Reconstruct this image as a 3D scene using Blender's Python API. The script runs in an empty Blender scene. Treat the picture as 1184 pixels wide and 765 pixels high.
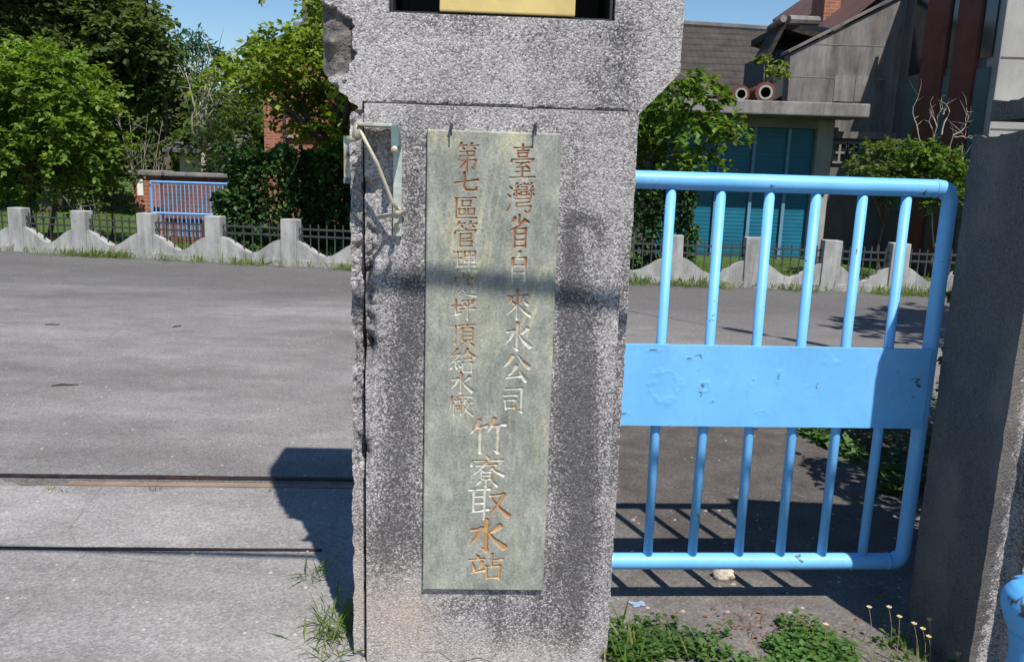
import bpy, bmesh, math, random
import numpy as np
from mathutils import Vector, Matrix

random.seed(11)
RNG = np.random.default_rng(7)
C = bpy.context.scene.collection
R = math.radians

# ------------------------------------------------------------------ camera, sky, sun
EYE, PITCH, ROLL = 1.5, R(11.3), R(1.8)
cam = bpy.data.cameras.new('camera')
cam.sensor_width = 36.0
cam.lens = 947.0 / 1184.0 * 36.0
cam.clip_start, cam.clip_end = 0.05, 2000
cam_o = bpy.data.objects.new('camera', cam)
C.objects.link(cam_o)
cam_o.matrix_world = Matrix.Translation((0, 0, EYE)) @ Matrix.Rotation(math.pi/2 - PITCH, 4, 'X') @ Matrix.Rotation(ROLL, 4, 'Z')
bpy.context.scene.camera = cam_o

SUN_AZ, SUN_EL = R(113), R(58)          # the light travels towards SUN_AZ (from +X), falling at SUN_EL
SUN_DIR = Vector((math.cos(SUN_AZ)*math.cos(SUN_EL), math.sin(SUN_AZ)*math.cos(SUN_EL), -math.sin(SUN_EL)))
w = bpy.data.worlds.new('World')
bpy.context.scene.world = w
w.use_nodes = True
nt = w.node_tree
sky = nt.nodes.new('ShaderNodeTexSky')
sky.sky_type = 'NISHITA'
sky.sun_disc = False
sky.sun_elevation = SUN_EL
tos = -SUN_DIR
sky.sun_rotation = math.atan2(tos.x, tos.y)
sky.air_density, sky.dust_density, sky.ozone_density = 1.0, 0.15, 1.6
hs = nt.nodes.new('ShaderNodeHueSaturation'); hs.inputs['Saturation'].default_value = 1.22; hs.inputs['Value'].default_value = 1.0
nt.links.new(sky.outputs[0], hs.inputs['Color']); nt.links.new(hs.outputs[0], nt.nodes['Background'].inputs['Color'])
nt.nodes['Background'].inputs['Strength'].default_value = 0.09
sl = bpy.data.lights.new('sun', 'SUN')
sl.energy, sl.angle, sl.color = 4.8, R(0.55), (1.0, 0.955, 0.89)
sun_o = bpy.data.objects.new('sun', sl)
sun_o.rotation_euler = SUN_DIR.to_track_quat('-Z', 'Y').to_euler()
sun_o.location = (4, -6, 14)
C.objects.link(sun_o)
vs = bpy.context.scene.view_settings
vs.view_transform, vs.look, vs.exposure, vs.gamma = 'Standard', 'None', 0.45, 1.0
vs.use_curve_mapping = False

# ------------------------------------------------------------------ helpers
def at(x, y, Y):
    """point of the plane Y=const seen at photo pixel (x, y) -- used to measure the place"""
    u, v = (x-592.0)/947.0, -(y-382.5)/947.0
    a = u*math.cos(ROLL) - v*math.sin(ROLL)
    b = u*math.sin(ROLL) + v*math.cos(ROLL)
    d = Vector((a, math.cos(PITCH) + b*math.sin(PITCH), -math.sin(PITCH) + b*math.cos(PITCH)))
    return Vector((0, 0, EYE)) + d*(Y/d.y)
def ground_at(x, y, z=0.0):
    p = at(x, y, 1.0)
    t = (z-EYE)/(p.z-EYE)
    return Vector((p.x*t, t, z))

def tag(o, label=None, cat=None, group=None, kind=None):
    if label: o['label'] = label
    if cat: o['category'] = cat
    if group: o['group'] = group
    if kind: o['kind'] = kind
    return o
def empty(name, loc=(0, 0, 0), rz=0.0, **k):
    o = bpy.data.objects.new(name, None)
    o.empty_display_size = 0.1
    o.location = loc
    o.rotation_euler = (0, 0, rz)
    C.objects.link(o)
    return tag(o, **k)
def link(name, me, mat, parent=None, **k):
    o = bpy.data.objects.new(name, me)
    for m in (mat if isinstance(mat, (list, tuple)) else [mat]):
        me.materials.append(m)
    C.objects.link(o)
    if parent: o.parent = parent
    return tag(o, **k)
def copy_tree(o, parent=None):
    c = o.copy(); C.objects.link(c)
    if parent: c.parent = parent
    for ch in list(o.children): copy_tree(ch, c)
    return c

class MB:
    def __init__(s): s.v, s.f = [], []
    def add(s, vs_, fs):
        n = len(s.v); s.v += [tuple(p) for p in vs_]; s.f += [tuple(i+n for i in f) for f in fs]; return s
    def box(s, x0, x1, y0, y1, z0, z1):
        return s.add([(x0,y0,z0),(x1,y0,z0),(x1,y1,z0),(x0,y1,z0),(x0,y0,z1),(x1,y0,z1),(x1,y1,z1),(x0,y1,z1)],
                     [(3,2,1,0),(4,5,6,7),(0,1,5,4),(1,2,6,5),(2,3,7,6),(3,0,4,7)])
    def prism(s, poly, off):
        """polygon of 3-D points extruded by the vector off"""
        n = len(poly); off = Vector(off)
        a = [Vector(p) for p in poly]; b = [p+off for p in a]
        return s.add(a+b, [tuple(range(n)), tuple(range(2*n-1, n-1, -1))] + [(i, i+n, (i+1) % n+n, (i+1) % n) for i in range(n)])
    def tube(s, pts, rad, n=8, cap=True):
        pts = [Vector(p) for p in pts]
        if not isinstance(rad, (list, tuple)): rad = [rad]*len(pts)
        vs_, fs = [], []
        t = (pts[1]-pts[0]).normalized()
        ref = Vector((0,0,1)) if abs(t.z) < .9 else Vector((1,0,0))
        u = t.cross(ref).normalized()
        for i, p in enumerate(pts):
            if i == 0: t = pts[1]-pts[0]
            elif i == len(pts)-1: t = pts[i]-pts[i-1]
            else: t = (pts[i+1]-pts[i]).normalized() + (pts[i]-pts[i-1]).normalized()
            t = t.normalized()
            u = (u - t*u.dot(t)).normalized(); v = t.cross(u)
            for k in range(n):
                a = 2*math.pi*k/n
                vs_.append(p + (u*math.cos(a) + v*math.sin(a))*rad[i])
        for i in range(len(pts)-1):
            for k in range(n):
                fs.append((i*n+k, i*n+(k+1) % n, (i+1)*n+(k+1) % n, (i+1)*n+k))
        if cap:
            fs.append(tuple(range(n-1, -1, -1))); fs.append(tuple((len(pts)-1)*n+k for k in range(n)))
        return s.add(vs_, fs)
    def lathe(s, prof, c=(0,0,0), n=32, axis='Z'):
        vs_, fs = [], []
        for r_, h in prof:
            for k in range(n):
                a = 2*math.pi*k/n
                p = (r_*math.cos(a), r_*math.sin(a), h) if axis == 'Z' else (r_*math.cos(a), h, r_*math.sin(a))
                vs_.append((c[0]+p[0], c[1]+p[1], c[2]+p[2]))
        for i in range(len(prof)-1):
            for k in range(n): fs.append((i*n+k, i*n+(k+1) % n, (i+1)*n+(k+1) % n, (i+1)*n+k))
        fs.append(tuple(range(n-1, -1, -1))); fs.append(tuple((len(prof)-1)*n+k for k in range(n)))
        return s.add(vs_, fs)
    def build(s, name, mat, parent=None, smooth=False, bevel=0.0, seg=2, rough=0.0, cuts=0, **k):
        me = bpy.data.meshes.new(name)
        me.from_pydata(s.v, [], s.f)
        bm = bmesh.new(); bm.from_mesh(me)
        bmesh.ops.recalc_face_normals(bm, faces=bm.faces)
        if bevel > 0:
            bmesh.ops.bevel(bm, geom=[e for e in bm.edges if len(e.link_faces) == 2 and e.calc_face_angle(0) > .5], offset=bevel, segments=seg, affect='EDGES', profile=.6)
        if cuts:
            bmesh.ops.triangulate(bm, faces=[f for f in bm.faces if len(f.verts) > 4])
            bmesh.ops.subdivide_edges(bm, edges=bm.edges[:], cuts=cuts, use_grid_fill=True)
        if rough:
            r_ = random.Random(5)
            for v in bm.verts: v.co += Vector((r_.gauss(0,1), r_.gauss(0,1), r_.gauss(0,1)))*rough
        bm.to_mesh(me); bm.free()
        if smooth: me.shade_smooth()
        return link(name, me, mat, parent, **k)

def grid_mesh(name, verts, faces, smooth=True):
    """verts (N,3) and faces (M,4) arrays -> mesh"""
    me = bpy.data.meshes.new(name)
    me.vertices.add(len(verts)); me.vertices.foreach_set('co', np.asarray(verts, np.float32).ravel())
    k = faces.shape[1]
    me.loops.add(faces.size); me.polygons.add(len(faces))
    me.loops.foreach_set('vertex_index', faces.astype(np.int32).ravel())
    me.polygons.foreach_set('loop_start', np.arange(0, faces.size, k, dtype=np.int32))
    me.polygons.foreach_set('use_smooth', np.full(len(faces), smooth))
    me.update(calc_edges=True); me.validate()
    return me
def set_attr(me, name, vals, typ='FLOAT'):
    a = me.attributes.new(name, typ, 'POINT')
    a.data.foreach_set('value' if typ == 'FLOAT' else 'color', np.asarray(vals, np.float32).ravel())

def vnoise(x, y, seed=0):
    """smooth value noise on arrays, 0..1"""
    xi, yi = np.floor(x).astype(int), np.floor(y).astype(int)
    fx, fy = x-xi, y-yi
    fx, fy = fx*fx*(3-2*fx), fy*fy*(3-2*fy)
    def h(a, b):
        n = (a*374761393 + b*668265263 + seed*1442695041) & 0xffffffff
        n = ((n ^ (n >> 13))*1274126177) & 0xffffffff
        return ((n ^ (n >> 16)) & 0xffff)/65535.0
    return (h(xi,yi)*(1-fx)+h(xi+1,yi)*fx)*(1-fy) + (h(xi,yi+1)*(1-fx)+h(xi+1,yi+1)*fx)*fy
def fbm(x, y, seed=0, oct_=4):
    t, a, s = 0, .5, 0
    for i in range(oct_):
        t = t + a*vnoise(x*2**i, y*2**i, seed+i*17); s += a; a *= .55
    return t/s
def sst(a, b, x):
    t = np.clip((x-a)/(b-a), 0, 1); return t*t*(3-2*t)

# ------------------------------------------------------------------ materials
class NT:
    def __init__(s, name):
        s.m = bpy.data.materials.new(name); s.m.use_nodes = True
        s.t = s.m.node_tree; s.n = s.t.nodes; s.b = s.n['Principled BSDF']
        s.out = s.n['Material Output']
        tc = s.n.new('ShaderNodeTexCoord'); s.obj = tc.outputs['Object']
    def l(s, a, b): s.t.links.new(a, b)
    def node(s, t, **k):
        n = s.n.new(t)
        for a, v in k.items(): setattr(n, a, v)
        return n
    def mapping(s, scale, vec=None):
        m = s.node('ShaderNodeMapping'); m.inputs['Scale'].default_value = scale if isinstance(scale, (tuple, list)) else (scale,)*3
        s.l(vec or s.obj, m.inputs[0]); return m.outputs[0]
    def noise(s, scale, detail=4, rough=.55, vec=None, dist=0):
        n = s.node('ShaderNodeTexNoise'); n.inputs['Scale'].default_value = scale
        n.inputs['Detail'].default_value = detail; n.inputs['Roughness'].default_value = rough; n.inputs['Distortion'].default_value = dist
        s.l(vec or s.obj, n.inputs['Vector']); return n.outputs['Fac']
    def voro(s, scale, feature='F1', vec=None):
        n = s.node('ShaderNodeTexVoronoi', feature=feature); n.inputs['Scale'].default_value = scale
        s.l(vec or s.obj, n.inputs['Vector']); return n
    def ramp(s, fac, stops, interp='LINEAR'):
        r_ = s.node('ShaderNodeValToRGB'); cr = r_.color_ramp; cr.interpolation = interp
        while len(cr.elements) < len(stops): cr.elements.new(.5)
        for e, (p, c) in zip(cr.elements, stops):
            e.position = p; e.color = (c, c, c, 1) if isinstance(c, (int, float)) else (*c[:3], 1)
        s.l(fac, r_.inputs[0]); return r_.outputs[0]
    def mix(s, fac, a, b, mode='MIX'):
        n = s.node('ShaderNodeMix', data_type='RGBA', blend_type=mode)
        for sock, v in ((n.inputs['Factor'], fac), (n.inputs['A'], a), (n.inputs['B'], b)):
            if isinstance(v, (int, float)):
                if sock.type == 'RGBA': sock.default_value = (v, v, v, 1)
                else: sock.default_value = v
            elif isinstance(v, tuple): sock.default_value = (*v[:3], 1)
            else: s.l(v, sock)
        return n.outputs['Result']
    def math(s, op, a, b=0.0, c=None):
        n = s.node('ShaderNodeMath', operation=op)
        for i, v in enumerate((a, b) if c is None else (a, b, c)):
            if isinstance(v, (int, float)): n.inputs[i].default_value = v
            else: s.l(v, n.inputs[i])
        return n.outputs[0]
    def attr(s, name):
        n = s.node('ShaderNodeAttribute', attribute_name=name); return n
    def bump(s, h, strength=.4, dist=.01, normal=None):
        b = s.node('ShaderNodeBump'); b.inputs['Strength'].default_value = strength; b.inputs['Distance'].default_value = dist
        s.l(h, b.inputs['Height'])
        if normal: s.l(normal, b.inputs['Normal'])
        s.l(b.outputs[0], s.b.inputs['Normal']); return b.outputs[0]
    def color(s, c):
        if isinstance(c, tuple): s.b.inputs['Base Color'].default_value = (*c[:3], 1)
        else: s.l(c, s.b.inputs['Base Color'])
    def set(s, rough=.8, metal=0.0, spec=.4):
        s.b.inputs['Roughness'].default_value = rough; s.b.inputs['Metallic'].default_value = metal
        s.b.inputs['Specular IOR Level'].default_value = spec
        return s.m

def simple(name, c, rough=.8, metal=0.0, var=.25, scale=6.0, bump=.2, spec=.4, stain=None):
    n = NT(name)
    a = n.ramp(n.noise(scale, 5), [(.25, 1-var), (.75, 1+var*.5)])
    col = n.mix(1.0, c, a, 'MULTIPLY')
    if stain:
        f = n.ramp(n.noise(scale*.5, 6, .7, dist=.6), [(.5, 0.0), (.66, 1.0)])
        col = n.mix(f, col, stain)
    n.color(col)
    if bump: n.bump(n.noise(scale*12, 4), bump, .004)
    return n.set(rough, metal, spec)

def m_pebble():
    """washed granite-chip concrete of the gate pillars, stains and painted shade come from the mesh attributes"""
    n = NT('washed_pebble_concrete')
    warp = n.node('ShaderNodeVectorMath', operation='ADD')
    nz = n.node('ShaderNodeTexNoise'); nz.inputs['Scale'].default_value = 60; n.l(n.obj, nz.inputs['Vector'])
    sc = n.node('ShaderNodeVectorMath', operation='SCALE'); sc.inputs['Scale'].default_value = .006; n.l(nz.outputs['Color'], sc.inputs[0])
    n.l(n.obj, warp.inputs[0]); n.l(sc.outputs[0], warp.inputs[1])
    v = n.voro(225, vec=warp.outputs[0])
    sep = n.node('ShaderNodeSeparateColor'); n.l(v.outputs['Color'], sep.inputs[0])
    chips = n.ramp(sep.outputs[0], [(0, (.10,.093,.095)), (.12, (.19,.177,.18)), (.30, (.34,.312,.318)), (.55, (.42,.392,.40)), (.8, (.50,.475,.48)), (1, (.62,.60,.595))])
    mort = n.ramp(v.outputs['Distance'], [(.25, 0.0), (.62, 1.0)])
    col = n.mix(n.math('MULTIPLY', mort, .45), chips, (.23,.215,.21))
    big = n.ramp(n.noise(2.6, 5, .6), [(.3, .78), (.7, 1.12)])
    col = n.mix(1.0, col, big, 'MULTIPLY')
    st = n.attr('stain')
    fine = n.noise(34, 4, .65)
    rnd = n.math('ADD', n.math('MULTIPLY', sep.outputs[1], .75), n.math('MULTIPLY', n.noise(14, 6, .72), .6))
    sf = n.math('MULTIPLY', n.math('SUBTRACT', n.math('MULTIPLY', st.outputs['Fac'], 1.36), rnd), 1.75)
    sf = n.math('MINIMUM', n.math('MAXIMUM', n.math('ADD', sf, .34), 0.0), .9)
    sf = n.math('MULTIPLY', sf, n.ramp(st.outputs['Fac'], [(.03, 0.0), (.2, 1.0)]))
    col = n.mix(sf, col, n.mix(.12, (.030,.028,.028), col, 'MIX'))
    wm = n.attr('warm')
    col = n.mix(n.math('MULTIPLY', wm.outputs['Fac'], .75), col, n.mix(.55, col, (.52,.42,.32)))
    ch = n.attr('chip')
    rub = n.ramp(n.noise(48, 6, .7), [(.3, (.035,.032,.03)), (.55, (.12,.108,.10)), (.75, (.25,.21,.19))])
    col = n.mix(ch.outputs['Fac'], col, rub)
    n.color(col)
    h = n.math('ADD', n.math('MULTIPLY', v.outputs['Distance'], -.8), n.math('MULTIPLY', n.noise(180, 3), .6))
    n.bump(h, .55, .004)
    return n.set(.82, 0, .35)

def m_marble():
    n = NT('green_marble')
    a = n.noise(7, 8, .68, vec=n.mapping((1.1, 1, .8)), dist=.6)
    base = n.ramp(a, [(.28, (.185,.20,.175)), (.5, (.285,.293,.255)), (.72, (.41,.41,.35))])
    rot = n.node('ShaderNodeMapping'); rot.inputs['Rotation'].default_value = (0, R(24), 0); rot.inputs['Scale'].default_value = (2.4, 1, .55); n.l(n.obj, rot.inputs[0])
    vein = n.noise(2.1, 7, .62, vec=rot.outputs[0], dist=1.1)
    vf = n.ramp(n.math('ABSOLUTE', n.math('SUBTRACT', vein, .5)), [(0, 1.0), (.012, .55), (.03, 0.0)])
    sel = n.ramp(n.noise(2.9, 3), [(.46, 0.0), (.60, 1.0)])
    sx = n.node('ShaderNodeSeparateXYZ'); n.l(n.obj, sx.inputs[0])
    hi = n.ramp(n.math('SUBTRACT', sx.outputs['Z'], .55), [(0, .35), (.5, 1.0)])
    col = n.mix(n.math('MULTIPLY', n.math('MULTIPLY', vf, hi), n.math('MULTIPLY', sel, .75)), base, (.50,.47,.28))
    cl = n.ramp(n.noise(5, 5, .6, vec=rot.outputs[0], dist=.8), [(.52, 0.0), (.72, .45)])
    col = n.mix(n.math('MULTIPLY', cl, hi), col, (.40,.39,.25))
    spk = n.ramp(n.noise(130, 4, .75), [(.3, .62), (.7, 1.25)])
    col = n.mix(1.0, col, spk, 'MULTIPLY')
    gn = n.ramp(n.noise(26, 5, .72, vec=n.mapping((1.5, 1, .6))), [(.35, .74), (.7, 1.16)])
    col = n.mix(1.0, col, gn, 'MULTIPLY')
    p = n.attr('paint')
    col = n.mix(p.outputs['Alpha'], col, p.outputs['Color'])
    n.color(col)
    n.bump(n.noise(220, 3), .22, .002)
    return n.set(.55, 0, .35)

def m_blue(name='blue_enamel', c=(.15,.445,.81), chips=True):
    n = NT(name)
    a = n.ramp(n.noise(5, 5, .6), [(.3, .88), (.7, 1.08)])
    col = n.mix(1.0, c, a, 'MULTIPLY')
    fade = n.ramp(n.noise(2.3, 3), [(.4, 0.0), (.75, .22)])
    col = n.mix(fade, col, (.25,.52,.82))
    dirt = n.ramp(n.noise(40, 6, .75, vec=n.mapping((1, 1, .35))), [(.56, 0.0), (.8, .25)])
    col = n.mix(dirt, col, (.10,.14,.20))
    if chips:
        cf = n.ramp(n.noise(17, 7, .66, dist=.4), [(.665, 0.0), (.675, 1.0)])
        col = n.mix(cf, col, (.085,.10,.13))
        pk = n.ramp(n.noise(6, 7, .7, dist=.6), [(.60, 0.0), (.63, .5)])
        col = n.mix(pk, col, (.20,.50,.86))
        rs = n.ramp(n.noise(8, 6, .7, vec=n.mapping((3.2, 1, .45))), [(.66, 0.0), (.76, .35)])
        col = n.mix(rs, col, (.22,.16,.12))
    ds = n.attr('scuff')
    col = n.mix(ds.outputs['Fac'], col, (.05,.05,.055))
    n.color(col)
    h = n.math('ADD', n.math('MULTIPLY', n.noise(9, 3), 1.0), n.math('MULTIPLY', n.noise(90, 3), .12))
    n.bump(h, .16, .012)
    return n.set(.46, 0, .42)

def m_concrete(name, c, warm=(.3,.26,.22), sc=1.5, streak=.6):
    n = NT(name)
    n.obj = n.node('ShaderNodeNewGeometry').outputs['Position']
    a = n.ramp(n.noise(sc*2, 6, .65), [(.25, .66), (.75, 1.15)])
    col = n.mix(1.0, c, a, 'MULTIPLY')
    s_ = n.ramp(n.noise(1.0, 6, .7, vec=n.mapping((sc*3.2, sc*3.2, sc*.5))), [(.40, 0.0), (.66, streak)])
    col = n.mix(s_, col, (.045,.042,.040))
    f = n.ramp(n.noise(sc*5, 4), [(.5, 0.0), (.75, .3)])
    col = n.mix(f, col, warm)
    n.color(col)
    n.bump(n.noise(45, 5, .7), .3, .006)
    return n.set(.9, 0, .25)

def m_brick(name, c1, c2, mortar, scale=8.0, vertical='Y'):
    n = NT(name)
    mp = n.node('ShaderNodeMapping'); mp.inputs['Rotation'].default_value = (R(90), 0, 0) if vertical == 'Y' else (R(90), 0, R(90))
    sx = n.node('ShaderNodeSeparateXYZ'); n.l(n.obj, sx.inputs[0])
    cb = n.node('ShaderNodeCombineXYZ')
    n.l(n.math('ADD', sx.outputs['X'], sx.outputs['Y']), cb.inputs[0]); n.l(sx.outputs['Z'], cb.inputs[1])
    b = n.node('ShaderNodeTexBrick'); b.inputs['Scale'].default_value = 1.0
    b.inputs['Brick Width'].default_value = .23*8/scale; b.inputs['Row Height'].default_value = .072*8/scale; b.inputs['Mortar Size'].default_value = .008*8/scale
    b.inputs['Color1'].default_value = (*c1, 1); b.inputs['Color2'].default_value = (*c2, 1); b.inputs['Mortar'].default_value = (*mortar, 1)
    n.l(cb.outputs[0], b.inputs['Vector'])
    a = n.ramp(n.noise(1.6, 6, .7), [(.25, .6), (.75, 1.15)])
    n.color(n.mix(1.0, b.outputs['Color'], a, 'MULTIPLY'))
    n.bump(b.outputs['Fac'], -.5, .01)
    return n.set(.9, 0, .2)

def m_leaf(name, c1, c2, c3=None, trans=.5):
    n = NT(name)
    g = n.node('ShaderNodeNewGeometry')
    stops = [(0, c1), (.6, c2), (1, c3 or c2)]
    col = n.ramp(g.outputs['Random Per Island'], stops)
    big = n.ramp(n.noise(1.5, 3), [(.3, .62), (.7, 1.3)])
    col = n.mix(1.0, col, big, 'MULTIPLY')
    n.color(col)
    n.set(.5, 0, .3)
    tr = n.node('ShaderNodeBsdfTranslucent')
    n.l(n.mix(1.0, col, (1.25, 1.35, .5), 'MULTIPLY'), tr.inputs['Color'])
    ms = n.node('ShaderNodeMixShader'); ms.inputs[0].default_value = trans
    n.l(n.b.outputs[0], ms.inputs[1]); n.l(tr.outputs[0], ms.inputs[2]); n.l(ms.outputs[0], n.out.inputs['Surface'])
    return n.m

def m_road():
    n = NT('worn_asphalt')
    sx = n.node('ShaderNodeSeparateXYZ'); n.l(n.obj, sx.inputs[0])
    X, Y = sx.outputs['X'], sx.outputs['Y']
    big = n.noise(.55, 5, .6, vec=n.mapping((.55, 1.5, 1)))
    mid = n.noise(3.2, 5, .65, vec=n.mapping((.8, 1.3, 1)))
    base = n.ramp(big, [(.3, (.185,.175,.168)), (.5, (.255,.243,.235)), (.7, (.34,.327,.318))])
    base = n.mix(1.0, base, n.ramp(mid, [(.25, .74), (.75, 1.18)]), 'MULTIPLY')
    inner = n.ramp(n.math('MULTIPLY', n.math('SUBTRACT', n.math('ADD', Y, n.math('MULTIPLY', n.math('SUBTRACT', n.noise(4, 4), .5), .5)), n.math('MULTIPLY', X, .055)), .27), [(.985, 1.0), (1.0, 0.0)])
    base = n.mix(inner, n.mix(1.0, base, (.765,.757,.757), 'MULTIPLY'), base)
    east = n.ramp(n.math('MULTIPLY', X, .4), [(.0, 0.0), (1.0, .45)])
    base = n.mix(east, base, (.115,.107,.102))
    # newer black top in a band along the far kerb
    wob = n.math('MULTIPLY', n.math('SUBTRACT', n.noise(.9, 4, .6, vec=n.mapping((.6, 1, 1))), .5), 3.2)
    yk = n.math('ADD', n.math('ADD', Y, n.math('MULTIPLY', X, .1)), wob)
    far = n.ramp(n.math('MULTIPLY', n.math('SUBTRACT', yk, 7.6), .5), [(0, 0.0), (1, 1.0)])
    base = n.mix(n.math('MULTIPLY', far, .75), base, (.095,.09,.088))
    # brown earthy apron on the gate side
    xr = n.math('ADD', X, n.math('MULTIPLY', n.math('SUBTRACT', n.noise(2, 3), .5), .5))
    rt = n.ramp(n.math('MULTIPLY', n.math('SUBTRACT', xr, .15), 2.5), [(0, 0.0), (1, 1.0)])
    yr = n.math('ADD', Y, n.math('MULTIPLY', n.math('SUBTRACT', n.noise(3, 4), .5), .7))
    ny = n.ramp(n.math('MULTIPLY', n.math('SUBTRACT', 5.6, yr), 1.2), [(0, 0.0), (1, 1.0)])
    fy = n.ramp(n.math('MULTIPLY', n.math('SUBTRACT', yr, 2.75), 2.4), [(0, 0.0), (1, 1.0)])
    rf = n.math('MULTIPLY', rt, ny)
    dk = n.ramp(n.noise(4.5, 5, .7), [(.3, (.055,.047,.042)), (.7, (.11,.098,.088))])
    lt = n.ramp(n.noise(6, 5, .7), [(.3, (.10,.088,.08)), (.7, (.18,.164,.152))])
    base = n.mix(rf, base, n.mix(fy, lt, dk))
    # grit
    v = n.voro(120)
    sp = n.node('ShaderNodeSeparateColor'); n.l(v.outputs['Color'], sp.inputs[0])
    grit = n.ramp(sp.outputs[0], [(0, .74), (.5, .98), (.9, 1.14), (1, 1.35)])
    base = n.mix(1.0, base, grit, 'MULTIPLY')
    v2 = n.voro(30)
    sp2 = n.node('ShaderNodeSeparateColor'); n.l(v2.outputs['Color'], sp2.inputs[0])
    pe = n.math('MULTIPLY', n.ramp(sp2.outputs[1], [(.955, 0.0), (.96, 1.0)]), n.ramp(v2.outputs['Distance'], [(.14, 1.0), (.24, 0.0)]))
    base = n.mix(n.math('MULTIPLY', pe, .8), base, (.50,.47,.44))
    # crumbled pale mortar
    cr = n.math('MULTIPLY', n.ramp(n.noise(5.5, 7, .72, dist=.5), [(.60, 0.0), (.70, 1.0)]), n.ramp(n.math('ABSOLUTE', n.math('SUBTRACT', n.math('SUBTRACT', Y, n.math('MULTIPLY', X, .05)), 3.48)), [(.02, 1.0), (.3, 0.0)]))
    base = n.mix(n.math('MULTIPLY', cr, .7), base, (.48,.45,.41))
    ck = n.voro(.9, 'DISTANCE_TO_EDGE', vec=n.mapping((1, 1, 1)))
    wv = n.noise(9, 5, .7)
    cf = n.ramp(n.math('ADD', ck.outputs['Distance'], n.math('MULTIPLY', wv, .03)), [(.0150, 1.0), (.0185, 0.0)])
    oil = n.ramp(n.noise(1.7, 6, .7, dist=.8), [(.66, 0.0), (.74, .45)])
    base = n.mix(oil, base, (.13,.122,.118))
    base = n.mix(n.math('MULTIPLY', n.math('MULTIPLY', cf, .5), n.ramp(n.noise(.8, 3), [(.45, 0.0), (.55, 1.0)])), base, (.10,.095,.09))
    n.color(base)
    h = n.math('ADD', n.math('MULTIPLY', v.outputs['Distance'], .5), n.math('MULTIPLY', n.noise(26, 5, .7), 1.3))
    n.bump(h, .42, .008)
    return n.set(.88, 0, .3)

def m_lawn():
    n = NT('lawn_soil')
    a = n.noise(1.3, 5, .65)
    n.color(n.ramp(a, [(.3, (.045,.062,.018)), (.55, (.07,.115,.025)), (.75, (.13,.16,.045))]))
    n.bump(n.noise(30, 4), .8, .03)
    return n.set(.95, 0, .1)

def m_tiles(name, c):
    n = NT(name)
    wv = n.node('ShaderNodeTexWave', wave_type='BANDS', bands_direction='Z', wave_profile='SAW'); wv.inputs['Scale'].default_value = 1.35
    n.l(n.obj, wv.inputs['Vector'])
    wx = n.node('ShaderNodeTexWave', wave_type='BANDS', bands_direction='X'); wx.inputs['Scale'].default_value = 1.6; n.l(n.obj, wx.inputs['Vector'])
    a = n.ramp(n.noise(2.2, 6, .7), [(.3, .6), (.7, 1.3)])
    col = n.mix(1.0, c, a, 'MULTIPLY')
    col = n.mix(1.0, col, n.ramp(wv.outputs['Fac'], [(0, .55), (.25, 1.0), (1, 1.1)]), 'MULTIPLY')
    n.color(col)
    n.bump(n.math('ADD', wv.outputs['Fac'], n.math('MULTIPLY', wx.outputs['Fac'], .5)), .8, .04)
    return n.set(.85, 0, .2)

def m_shutter():
    n = NT('teal_shutter_paint')
    wv = n.node('ShaderNodeTexWave', wave_type='BANDS', bands_direction='Z'); wv.inputs['Scale'].default_value = 4.2; n.l(n.obj, wv.inputs['Vector'])
    a = n.ramp(n.noise(1.5, 4), [(.3, .8), (.7, 1.1)])
    n.color(n.mix(1.0, (.007,.125,.205), a, 'MULTIPLY'))
    n.bump(wv.outputs['Fac'], .25, .012)
    return n.set(.45, 0, .4)

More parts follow.
